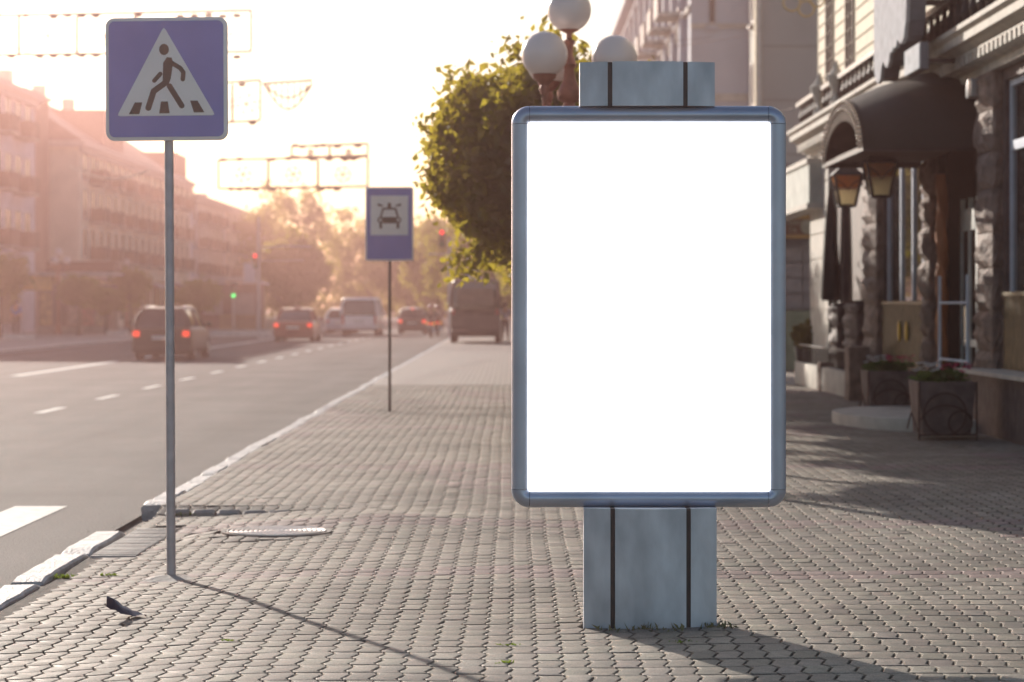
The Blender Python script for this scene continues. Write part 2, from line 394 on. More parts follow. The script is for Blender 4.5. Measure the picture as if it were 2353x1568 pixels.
# ------------------------------------------------------------------ leaves and trees
def leaf_mat(name, c, trans=0.45, tc=None):
    m = bpy.data.materials.new(name); m.use_nodes = True; t = m.node_tree; t.nodes.clear()
    o = t.nodes.new('ShaderNodeOutputMaterial'); d = t.nodes.new('ShaderNodeBsdfDiffuse'); tr = t.nodes.new('ShaderNodeBsdfTranslucent')
    mx = t.nodes.new('ShaderNodeMixShader'); mx.inputs[0].default_value = trans
    tcn = t.nodes.new('ShaderNodeTexCoord'); n = t.nodes.new('ShaderNodeTexNoise'); n.inputs['Scale'].default_value = 2.2; n.inputs['Detail'].default_value = 4
    rp = t.nodes.new('ShaderNodeValToRGB'); rp.color_ramp.elements[0].position = .3; rp.color_ramp.elements[1].position = .7
    rp.color_ramp.elements[0].color = (*[x * .6 for x in c], 1); rp.color_ramp.elements[1].color = (*[min(1, x * 1.45) for x in c], 1)
    t.links.new(tcn.outputs['Object'], n.inputs['Vector']); t.links.new(n.outputs[0], rp.inputs[0]); t.links.new(rp.outputs[0], d.inputs[0])
    k = tc or (c[0] * 2.2, c[1] * 2.0, c[2] * 0.8)
    tr.inputs[0].default_value = (*k, 1)
    gl = t.nodes.new('ShaderNodeBsdfGlossy'); gl.inputs['Roughness'].default_value = 0.38; gl.inputs[0].default_value = (.6, .6, .5, 1)
    m2 = t.nodes.new('ShaderNodeMixShader'); m2.inputs[0].default_value = 0.06
    t.links.new(d.outputs[0], mx.inputs[1]); t.links.new(tr.outputs[0], mx.inputs[2]); t.links.new(mx.outputs[0], m2.inputs[1]); t.links.new(gl.outputs[0], m2.inputs[2]); t.links.new(m2.outputs[0], o.inputs[0])
    return m
LEAF = leaf_mat('leaf_green', (0.075, 0.062, 0.025), 0.45, (0.50, 0.42, 0.04))
LEAFD = leaf_mat('leaf_far', (0.10, 0.115, 0.035), 0.5, (0.45, 0.40, 0.06))
BARK = mat('bark', (0.09, 0.07, 0.055), 0.9, 0, 0.3, 8, bump=1.0, bscale=25)

def leaves(n, rx, ry, rz, cz, size, clumps=60, shell=0.35, spread=0.22, seed=1, fill=0.35):
    r = np.random.default_rng(seed)
    d = r.normal(size=(clumps, 3)); d /= np.linalg.norm(d, axis=1, keepdims=True)
    rad = (1 - shell * r.random(clumps) ** 1.6)[:, None] * (1 + r.normal(0, 0.085, (clumps, 1)))
    cc = d * rad * np.array([rx, ry, rz]) + np.array([0, 0, cz])
    k = r.integers(0, clumps, n); p = cc[k] + np.clip(r.normal(size=(n, 3)), -1.5, 1.5) * spread * np.array([rx, ry, rz]) * r.uniform(.4, 1, (n, 1))
    m_ = int(n * fill)                                    # fill of the crown
    dd = r.normal(size=(m_, 3)); dd /= np.linalg.norm(dd, axis=1, keepdims=True)
    p[:m_] = dd * (r.random((m_, 1)) ** 0.4) * 0.93 * np.array([rx, ry, rz]) + np.array([0, 0, cz])
    u = r.normal(size=(n, 3)); u /= np.linalg.norm(u, axis=1, keepdims=True)
    v = np.cross(u, r.normal(size=(n, 3))); v /= np.linalg.norm(v, axis=1, keepdims=True)
    w_ = np.cross(u, v); s = size * r.uniform(.55, 1.25, (n, 1))
    a = p - u * s * .5; b = p + v * s * .33 + w_ * s * .07 - u * s * .1; c = p + u * s * .55; e = p - v * s * .33 + w_ * s * .07 - u * s * .1
    V = np.stack([a, b, c, e], 1).reshape(-1, 3)
    Fc = np.arange(4 * n).reshape(n, 4); return V, Fc

def tree(x, y, h0, h1, r, label, nleaf, size, seed, m=LEAF, ry=None, trunk=0.09, clumps=70, group=None, shell=.35, spread=.2, z0=0.0, fill=.35):
    """h0..h1 bottom and top of the crown"""
    t = thing('round_tree' if r < 3 else 'broadleaf_tree', label, 'tree', (x, y, z0), group=group)
    cz = (h0 + h1) / 2; rz = (h1 - h0) / 2
    V, Fc = leaves(nleaf, r * .92, (ry or r) * .92, rz * .93, cz, size, clumps, shell, spread, seed, fill)
    npmesh('crown', V, Fc, m, t)
    mb = MB(); rr = random.Random(seed)
    top = (rr.gauss(0, .05), rr.gauss(0, .05), cz + rz * .3)
    mb.tube([(0, 0, -0.1), (0.01, 0, .3), (rr.gauss(0, .02), 0.02, h0), (rr.gauss(0, .04), 0, cz), top], [trunk * 1.5, trunk * 1.05, trunk * .85, trunk * .5, trunk * .15], 10)
    for i in range(9):
        a = rr.uniform(0, 6.28); z = rr.uniform(h0 - .1, cz + rz * .2); L = r * rr.uniform(.55, .85)
        p0 = Vector((0, 0, z)); p2 = Vector((math.cos(a) * L, math.sin(a) * L, min(z + L * rr.uniform(.4, .9), h1 - .3)))
        mb.tube([p0, (p0 + p2) / 2 + Vector((0, 0, -.06 * L)), p2], [trunk * .45, trunk * .28, trunk * .08], 6)
    mb.build('trunk', BARK, t, smooth=True)
    return t

GT = 'clipped round trees along the near pavement'
tree(0.47, 26.0, 1.75, 4.34, 1.62, 'round clipped tree with yellow-green backlit rim behind the white lightbox', 30000, 0.115, 11, trunk=.07, clumps=130, group=GT, spread=.13, shell=.28, fill=.62)
for i, (x, y, a, b, r, lb) in enumerate(((0.95, 33.5, 1.9, 4.7, 1.55, 'round tree hidden behind the lightbox, next beyond the globe lamp'),
        (0.9, 29.9, 1.8, 4.5, 1.5, 'round tree hidden between the lightbox tree and the next one'), (1.0, 37.3, 1.9, 4.9, 1.6, 'round tree behind the lightbox, level with the awning'), (1.0, 45.3, 1.9, 5.4, 1.75, 'round tree behind the lightbox, level with the folded parasol'), (1.0, 41.0, 1.9, 5.2, 1.75, 'round tree behind the lightbox, shading the lantern doorway'),
        (1.1, 49.5, 1.9, 5.8, 1.9, 'round tree beyond the lightbox, level with the potted bushes'),
        (1.1, 59.0, 2.0, 6.2, 1.9, 'round tree beyond the brown sign kiosk on the near pavement'),
        (0.9, 72.0, 2.0, 6.4, 1.9, 'round tree on the near pavement, last before the dark parked van'))):
    tree(x, y, a, b, r, lb, 11000, 0.16, 30 + i, clumps=80, group=GT, trunk=.08, spread=.15, fill=.6)

# large trees closing the street
GB = 'big trees closing off the end of the street'
big = [(-20.5, 222, 1.5, 12.3, 5.2, 'tallest hazy tree in the gap beside the far left houses'), (-13.5, 232, 1.0, 10.4, 4.6, 'hazy rounded tree above the white van'),
       (-27.5, 268, 2, 11.0, 5.0, 'hazy tree right behind the far left corner house'), (-8.8, 205, .8, 8.6, 3.8, 'hazy tree seen left of the blue car-symbol sign'),
       (-5.2, 178, .8, 7.9, 3.1, 'olive tree seen right of the blue car-symbol sign'), (-3.0, 150, .7, 7.2, 2.6, 'yellowish tree left of the white street pole'),
       (-10.5, 262, .5, 9.0, 5.0, 'hazy tree deep at the vanishing end of the street'), (-1.2, 132, .8, 6.8, 2.4, 'tree rising above the dark parked van'),
       (1.4, 112, 1.2, 6.8, 2.5, 'tree behind the right edge of the dark parked van'), (-17.2, 190, .8, 7.4, 3.0, 'low hazy tree beside the white signal pole'),
       (2.0, 92, 1.4, 6.6, 2.2, 'tree to the right of the dark parked van')]
for i, (x, y, a, b, r, lb) in enumerate(big):
    tree(x, y, a, b, r, lb, 6500, 0.42 if y > 160 else .3, 60 + i, m=LEAFD, clumps=60, group=GB, trunk=.2, spread=.16)
# far hedge line that closes the view below the crowns
V, Fc = leaves(9000, 30, 4, 2.6, 1.6, .6, 160, .5, .08, 99); V[:, 2] = np.clip(V[:, 2], -.1, 99)
hd = npmesh('hedge', V, Fc, LEAFD); hd.location = (-14, 292, 0); tag(hd, 'dark hedge mass at the far end of the street', 'hedge', kind='stuff')

# ------------------------------------------------------------------ the lightbox
alu = mat('painted_aluminium', (0.38, 0.43, 0.53), 0.34, 0.6, 0.10, 3.5, bump=0.05, bscale=30)
steel = mat('scuffed_steel', (0.38, 0.42, 0.48), 0.42, 0.45, 0.14, 4.0, bump=0.10, bscale=18, detail=10, stretch=(1.6, 1.6, .7), c2=(0.50, 0.54, 0.60))
dark = mat('dark_groove', (0.035, 0.03, 0.03), 0.5)
BY = 11.50; bx0, bx1, bz0, bz1 = 0.0, 1.312, 0.561, 2.478; CR = 0.086; TW = 0.088
lb = thing('advertising_lightbox', 'blank white advertising lightbox with rounded grey metal frame standing on the pavement', 'billboard', (0.656, BY + .1, 0))
O = lb.location
def prof():
    p = []
    for i in range(13):
        a = math.pi * i / 12; p.append((TW / 2 - TW / 2 * math.cos(a), BY + 0.05 - 0.05 * math.sin(a)))
    return [(0.0, BY + 0.21)] + p + [(TW, BY + 0.085)]
PR = prof()
def rail(a, b, inw):      # a, b corner points in (x, z); inw inward normal
    m = MB(O); vs = []
    for P_ in (a, b):
        for t, yy in PR: vs.append((P_[0] + inw[0] * t, yy, P_[1] + inw[1] * t))
    n = len(PR); m.add(vs, [(i, i + 1, n + i + 1, n + i) for i in range(n - 1)] + [tuple(range(n))[::-1], tuple(range(n, 2 * n))])
    m.build('frame_rail', alu, lb, smooth=True, bang=60)
gp = 0.0022
rail((bx0 + CR + gp, bz1), (bx1 - CR - gp, bz1), (0, -1)); rail((bx0 + CR + gp, bz0), (bx1 - CR - gp, bz0), (0, 1))
rail((bx0, bz0 + CR + gp), (bx0, bz1 - CR - gp), (1, 0)); rail((bx1, bz0 + CR + gp), (bx1, bz1 - CR - gp), (-1, 0))
for cx, cz, a0 in ((bx0 + CR, bz0 + CR, 180), (bx1 - CR, bz0 + CR, 270), (bx1 - CR, bz1 - CR, 0), (bx0 + CR, bz1 - CR, 90)):
    m = MB(O); vs = []; n = len(PR); K = 10
    for k in range(K + 1):
        a = R(a0 + 90 * k / K)
        for t, yy in PR: vs.append((cx + (CR - t) * math.cos(a), yy, cz + (CR - t) * math.sin(a)))
    m.add(vs, [(k * n + i, k * n + i + 1, (k + 1) * n + i + 1, (k + 1) * n + i) for k in range(K) for i in range(n - 1)] + [tuple(range(n)), tuple(range(K * n, K * n + n))[::-1]])
    m.build('frame_corner', alu, lb, smooth=True, bang=60)
def rrect(x0, x1, z0, z1, r, n=6):
    pts = []
    for cx, cz, a0 in ((x1 - r, z1 - r, 0), (x0 + r, z1 - r, 90), (x0 + r, z0 + r, 180), (x1 - r, z0 + r, 270)):
        for i in range(n + 1): a = R(a0 + 90 * i / n); pts.append((cx + r * math.cos(a), cz + r * math.sin(a)))
    return pts
MB(O).prism(rrect(bx0 + .006, bx1 - .006, bz0 + .006, bz1 - .006, CR - .006, 8), BY + 0.055, BY + 0.20).build('housing', mat('black_seal', (.02, .02, .02), .5), lb)
MB(O).prism(rrect(bx0 + .078, bx1 - .078, bz0 + .078, bz1 - .078, .012), BY + 0.018, BY + 0.03).build('lit_panel', mat('lit_panel', (.85, .85, .85), .3, var=0, emis=(1, 1, 1), es=1.2), lb)
def lens(x0, x1, z0, z1, yb, name):
    """shallow bowed cladding: centre panel, two side panels, two dark grooves"""
    c = (x0 + x1) / 2; hw = (x1 - x0) / 2; D = 0.055
    def yf(x): return yb + D * ((x - c) / hw) ** 2
    g1, g2 = c - .179, c + .179; gw = .011
    def panel(a, b, nm, m_, dy=0, n=8, bev=.003):
        m = MB(O); poly = [(a + (b - a) * i / n, yf(a + (b - a) * i / n) + dy) for i in range(n + 1)]
        m.prism(poly + [(b, yb + .16), (a, yb + .16)], z0, z1, axis='z'); m.build(nm, m_, lb, smooth=True, bang=30)
    panel(g1 + gw, g2 - gw, name + '_centre_panel', steel, -0.004); panel(x0, g1 - gw, name + '_side_panel', steel); panel(g2 + gw, x1, name + '_side_panel', steel)
    m = MB(O)
    for q in (g1, g2): m.box(q - gw, q + gw, yf(q) + .012, yb + .16, z0, z1 - .001)
    m.build(name + '_groove', dark, lb)
lens(0.343, 0.973, -0.03, bz0 + .004, 11.40, 'pedestal')
lens(0.326, 0.969, bz1 - .004, 2.683, 11.46, 'crest')
# dry weeds and moss at its foot
def tuft(x, y, n, h, label, m_, spread=.05, seed=0, z=None):
    r = random.Random(seed); m = MB((x, y, g(x, y) if z is None else z)); o = m.o
    for i in range(n):
        a = r.uniform(0, 6.28); q = r.uniform(0, spread); b = Vector((o.x + math.cos(a) * q * 1.8, o.y + math.sin(a) * q, o.z - .005)); L = h * r.uniform(.4, 1)
        d = Vector((r.gauss(0, .6), r.gauss(0, .4), 1)).normalized(); u = Vector((math.cos(a), math.sin(a), 0)) * .004
        m.add([b - u, b + u, b + d * L * .6 + u * .9, b + d * L + Vector((r.gauss(0, .01), 0, -.004))], [(0, 1, 2, 3)])
    return tag(m.build('weed_tuft', m_), label, 'weed', 'weeds in the paving joints')
GRN = leaf_mat('weed', (0.10, 0.16, 0.03), .4)
DRY = mat('dry_weed', (0.16, 0.15, 0.07), .9)
tuft(.62, 11.37, 60, .05, 'sprig of dry weeds against the middle of the steel pedestal foot', DRY, .12, 1)
tuft(.98, 11.40, 40, .045, 'dry weed tuft at the right foot of the steel pedestal', DRY, .05, 2)
tuft(X(1160, 10.6), 10.35, 30, .025, 'small green weed in the joint left of the pedestal shadow, nearest the camera', GRN, .03, 3)
tuft(X(1170, 11), 10.9, 30, .022, 'small green weed in the joint left of the pedestal, level with its foot', GRN, .03, 4)
tuft(X(1575, 10.9), 10.95, 30, .02, 'small green weed inside the shadow of the steel pedestal', GRN, .04, 5)
tuft(X(530, 11.1), 11.1, 26, .02, 'small green weed below the crossing sign pole shadow', GRN, .03, 6)
tuft(X(145, 14.2), 14.25, 70, .05, 'yellow-green weed clump beside the low kerb', GRN, .04, 7, z=-.088)
tuft(X(255, 14.3), 14.2, 50, .03, 'green weed at the near corner of the ribbed slab', GRN, .03, 8)
tuft(X(405, 17.8), 18.2, 50, .04, 'moss tuft behind the crossing sign pole at the kerb end', GRN, .05, 9)

# ------------------------------------------------------------------ signs
blue = mat('sign_blue', (0.22, 0.23, 0.54), .38, 0, .05, 4)
white = mat('sign_white', (0.78, 0.77, 0.75), .4, 0, .04, 4)
black = mat('sign_figure', (0.085, 0.055, 0.045), .45, 0, .05, 4)
galv = mat('galvanised', (0.42, 0.41, 0.44), .45, .6, .12, 12, bump=.1)
def stroke(m, pts, wid, y0, y1, cap=True):
    """thick polyline plate in the x-z plane"""
    for (a, b) in zip(pts[:-1], pts[1:]):
        a = Vector(a); b = Vector(b); d = (b - a).normalized(); nrm = Vector((-d.y, d.x)) * wid / 2
        m.prism([tuple(a - nrm), tuple(b - nrm), tuple(b + nrm), tuple(a + nrm)], y0, y1)
    if cap:
        for p in pts: m.prism([(p[0] + wid / 2 * math.cos(t * math.pi / 8), p[1] + wid / 2 * math.sin(t * math.pi / 8)) for t in range(16)], y0 - .0002, y1)
def ped_sign(name, label, x, y, zc, S, rz=0, zg=0.0, pole_r=.026, pole=True, group=None, tilt=0):
    t = thing(name, label, 'road sign', (x, y, zg), rz, group)
    zc -= zg; k = S / 0.7
    MB().prism(rrect(-S / 2, S / 2, zc - S / 2, zc + S / 2, .05 * k), -.025, .012).build('sign_rim', white, t, bevel=.004)
    MB().prism(rrect(-S / 2 + .02 * k, S / 2 - .02 * k, zc - S / 2 + .02 * k, zc + S / 2 - .02 * k, .034 * k), -.0285, -.024).build('sign_face', blue, t)
    # triangle with rounded corners, traced proportions
    def q(u, v): return ((u - .5) * S, zc + (.5 - v) * S)
    tri = []; P3 = [(.485, .075), (.905, .80), (.095, .80)]
    for i in range(3):
        A = Vector(P3[i]); B = Vector(P3[(i + 1) % 3]); C_ = Vector(P3[i - 1]); c = A + ((B - A).normalized() + (C_ - A).normalized()) * .022
        u0 = (C_ - A).normalized() * .028 + A; u1 = (B - A).normalized() * .028 + A
        tri += [q(*u0), q(*(A.lerp((u0 + u1) / 2, .45))), q(*u1)]
    MB().prism(tri, -.0325, -.028).build('triangle', white, t)
    m = MB(); ya, yb = -.0362, -.0322
    m.prism([q(.487 + .040 * math.cos(a * .393), .262 + .046 * math.sin(a * .393)) for a in range(16)], ya, yb)
    m.prism([q(.48, .37), q(.51, .325), (q(.55, .33)), q(.56, .37), q(.54, .50), q(.52, .55), q(.475, .52)], ya, yb)
    stroke(m, [q(.515, .35), q(.62, .415), q(.645, .45), q(.640, .505)], .036 * S, ya, yb)
    stroke(m, [q(.455, .46), q(.405, .515)], .034 * S, ya + .0003, yb)
    stroke(m, [q(.515, .47), q(.50, .53), q(.40, .60), q(.355, .735)], .048 * S, ya + .0006, yb)
    stroke(m, [q(.53, .56), q(.63, .72)], .045 * S, ya + .0009, yb)
    m.build('walking_figure', black, t)
    for a in ([(.245, .69), (.305, .69), (.28, .785), (.195, .785)], [(.46, .685), (.515, .685), (.53, .78), (.445, .78)], [(.70, .68), (.76, .68), (.815, .775), (.73, .775)]):
        MB().prism([q(*p) for p in a], ya, yb).build('crossing_bar', black, t)
    if pole:
        MB().cyl((0, .04, -.08), (0, .04, zc + S * .3), pole_r, n=20).build('pole', galv, t, smooth=True)
        mb = MB()
        for dz in (-.2, .2): mb.box(-.09, .09, .010, .016, zc + dz * k - .012, zc + dz * k + .012); mb.box(-.035, .035, .016, .07, zc + dz * k - .01, zc + dz * k + .01)
        mb.build('bracket', galv, t)
    return t
# large sign nearest the camera: 0.7 m, pole foot at pixel (390, 1318)
ds = 13.9
t = ped_sign('pedestrian_crossing_sign', 'large square pedestrian crossing sign on a grey pole at the kerb corner', X(390, ds), ds, Z(183, ds), .705, rz=R(-3.5), zg=g(X(390, ds), ds), pole_r=.0262)
t.rotation_euler = (R(0.3), R(-.25), R(-4))
m = MB((X(390, ds), ds, g(X(390, ds), ds)))
rr = random.Random(4); ringv = [(m.o.x + math.cos(a * .314) * .17 * rr.uniform(.7, 1.2), m.o.y + math.sin(a * .314) * .22 * rr.uniform(.7, 1.2)) for a in range(20)]
vs = [(m.o.x, m.o.y, m.o.z + .022)] + [(m.o.x + (a - m.o.x) * .35, m.o.y + (b - m.o.y) * .35, m.o.z + .014 + rr.gauss(0, .002)) for a, b in ringv] + [(a, b, g(a, b) - .004) for a, b in ringv]
m.add(vs, [(0, 1 + i, 1 + (i + 1) % 20) for i in range(20)] + [(1 + i, 21 + i, 21 + (i + 1) % 20, 1 + (i + 1) % 20) for i in range(20)])
tag(m.build('mortar_patch', conc, smooth=True), 'rough mortar patch around the foot of the crossing sign pole', 'patch')

# sign with car symbol
dc = 34.7; xs_ = X(895, dc)
t = thing('car_symbol_sign', 'tall blue sign with a white square and car symbol on a thin dark pole', 'road sign', (xs_, dc, 0), R(-2))
Sx = .69; z0, z1 = Z(600, dc), Z(430, dc)
MB().prism(rrect(-Sx / 2, Sx / 2, z0, z1, .03), -.02, .01).build('sign_rim', white, t, bevel=.003)
MB().prism(rrect(-Sx / 2 + .022, Sx / 2 - .022, z0 + .022, z1 - .022, .02), -.024, -.019).build('sign_face', blue, t)
zz0 = Z(541, dc); zz1 = Z(450, dc)
MB().prism(rrect(-.27, .27, zz0, zz1, .01), -.028, -.0235).build('white_square', white, t)
m = MB(); cz = (zz0 + zz1) / 2; H_ = zz1 - zz0
def q(u, v): return (u * .56, cz + v * H_)
stroke(m, [q(-.22, -.04), q(-.16, .17), q(.16, .17), q(.22, -.04)], .028, -.032, -.0275)
m.prism([q(-.17, -.04), q(.17, -.04), q(.17, -.20), q(-.17, -.20)], -.0325, -.0275)
for s in (-1, 1):
    stroke(m, [(q(s * .23 + .055 * math.cos(a * .785), -.115 + .06 * math.sin(a * .785))) for a in range(9)], .022, -.0322, -.0275)
    m.prism([q(s * .22 - .035, -.18), q(s * .22 + .035, -.18), q(s * .22 + .035, -.33), q(s * .22 - .035, -.33)], -.0318, -.0275)
    m.prism([q(s * .14, .25), q(s * .30, .31), q(s * .30, .25), q(s * .22, .22)], -.0318, -.0275)
m.prism([q(-.055, .18), q(.055, .18), q(.04, .32), q(-.04, .32)], -.0316, -.0275)
m.build('car_symbol', black, t)
MB().cyl((0, .03, -.05), (0, .03, z1 - .1), .021, n=16).build('pole', mat('dark_pole', (.12, .09, .08), .5, .3), t, smooth=True)

# manhole
mx, my = -1.60, 16.47; mz = g(mx, my) + .001
m = thing('manhole_cover', 'round cast iron manhole cover with concentric rings set in the pavement', 'manhole cover', (mx, my, mz))
iron = mat('worn_iron', (.42, .42, .42), .36, .75, .15, 30, bump=.2)
pr = [(.001, .012)]
for i in range(1, 11):
    r = i * .033; pr += [(r - .016, .012), (r - .012, .005), (r - .004, .005), (r, .012)]
pr += [(.338, .012), (.34, -.02)]
MB().lathe(pr, n=64).build('cover', iron, m, smooth=True, bang=25)
MB().lathe([(.345, -.03), (.345, .006), (.375, .008), (.38, -.03)], n=64).build('ring', mat('iron_ring', (.12, .11, .10), .6, .4), m, smooth=True, bang=30)

# scrap of dark rubbish
m = MB((X(292, 12.1), 12.1, g(X(292, 12.1), 12.1))); rr = random.Random(3); n = 8
vs = []; fs = []
for i in range(n + 1):
    for j in range(5):
        u = i / n; v = j / 4; wv = .075 * math.sin(math.pi * min(1, u * 1.05 + .05)) ** .6
        vs.append((m.o.x - .10 + u * .2, m.o.y + (v - .5) * wv * 2 + .02 * math.sin(u * 5), m.o.z + .014 + .055 * (1 - u) * math.sin(v * 3.1) + rr.gauss(0, .005) + (.045 * (1 - u) ** 2)))
for i in range(n):
    for j in range(4): a = i * 5 + j; fs.append((a, a + 1, a + 6, a + 5))
m.add(vs, fs); o = m.build('plastic_scrap', mat('dark_plastic', (.03, .03, .04), .25), smooth=True)
tag(o, 'curled scrap of dark plastic lying on the pavers left of the pole shadow', 'litter')

# ------------------------------------------------------------------ globe street lamps
iron_red = mat('rust_red_iron', (0.24, 0.085, 0.055), .5, .2, .2, 14)
opal = mat('opal_globe', (0.74, 0.66, 0.64), .28, 0, .03, 3)
def globe_lamp(x, y, label, first=None, rz=0, group='globe street lamps'):
    if first:
        o = copy_tree(first); o.location = (x, y, 0); o.rotation_euler.z = rz; o['label'] = label; return o
    t = thing('globe_street_lamp', label, 'street lamp', (x, y, 0), rz, group)
    pr = [(.22, -.05), (.22, .08), (.17, .12), (.17, .45), (.14, .5), (.10, .56), (.085, .7), (.075, 1.2), (.065, 2.2), (.055, 3.0), (.058, 3.2), (.10, 3.24), (.11, 3.30), (.07, 3.34), (.05, 3.40), (.105, 3.44), (.115, 3.50), (.09, 3.55),
          (.06, 3.62), (.045, 3.72), (.072, 3.76), (.055, 3.80), (.035, 3.86), (.035, 3.93), (.06, 3.98), (.028, 4.0), (.028, 4.05), (.09, 4.08), (.105, 4.12), (.10, 4.13)]
    MB().lathe(pr, n=24).build('post', iron_red, t, smooth=True, bang=50)
    gt = MB().ball((0, 0, 4.27), .205, 40, 24).build('globe', opal, t, smooth=True)
    for k, a in enumerate((R(236), R(356), R(116))):
        c, s = math.cos(a), math.sin(a); L = .41 if k else .235
        L = (.245, .62, .43)[k] if False else .42
        am = MB().tube([(0.05 * c, .05 * s, 3.30), (L * .45 * c, L * .45 * s, 3.22), (L * .8 * c, L * .8 * s, 3.25), (L * c, L * s, 3.36), (L * c, L * s, 3.50)], [.028, .026, .024, .022, .022], 10)
        am.tube([(L * .3 * c, L * .3 * s, 3.24), (L * .5 * c, L * .5 * s, 3.05), (L * .25 * c, L * .25 * s, 2.98), (.05 * c, .05 * s, 3.08)], .014, 8)
        ao = am.build('arm', iron_red, t, smooth=True, bang=50)
        MB().lathe([(.024, 3.44), (.05, 3.5), (.035, 3.54), (.10, 3.60), (.118, 3.66), (.11, 3.67)], (L * c, L * s, 0), 20).build('cup', iron_red, ao, smooth=True, bang=50)
        MB().ball((L * c, L * s, 3.82), .212, 40, 24).build('globe', opal, t, smooth=True)
    return t
dl = 22.5
gl = globe_lamp(X(1308, dl), dl, 'rust-red globe street lamp right behind the white lightbox')
globe_lamp(X(134, 127), 127, 'globe street lamp beside the dark kiosk roof across the road', gl, R(20))
globe_lamp(X(291, 158), 158, 'globe street lamp across the road, farther away behind the dark wagon', gl, R(50))

# ------------------------------------------------------------------ vehicles (local: +y forward, rear at y=0, origin at ground under rear bumper)
tyre = mat('tyre', (.025, .025, .025), .85); rimm = mat('rim', (.4, .4, .42), .35, .8); glz = glass('car_glass', (.03, .032, .035), .06)
redl = mat('tail_lit', (.5, .02, .015), .3, emis=(1, .06, .02), es=0.7); redo = mat('tail_unlit', (.35, .02, .015), .3)
plate = mat('plate', (.6, .6, .58), .4); chrome = mat('bright_trim', (.7, .7, .7), .15, 1.0, .02)
def xsec(hw, z0, z1, r, n=4):
    """rounded cross-section in x-z, closed loop"""
    pts = []
    for cx, cz, a0 in ((hw - r, z1 - r, 0), (-hw + r, z1 - r, 90), (-hw + r, z0 + r, 180), (hw - r, z0 + r, 270)):
        for i in range(n + 1): a = R(a0 + 90 * i / n); pts.append((cx + r * math.cos(a), cz + r * math.sin(a)))
    return pts
def loft(m, secs):
    n = len(secs[0][1]); vs = []
    for y, s in secs: vs += [(x, y, z) for x, z in s]
    fs = [tuple(range(n)), tuple(range(len(vs) - n, len(vs)))[::-1]]
    for i in range(len(secs) - 1):
        for k in range(n): a = i * n + k; b = i * n + (k + 1) % n; fs.append((a, b, b + n, a + n))
    m.add(vs, fs)
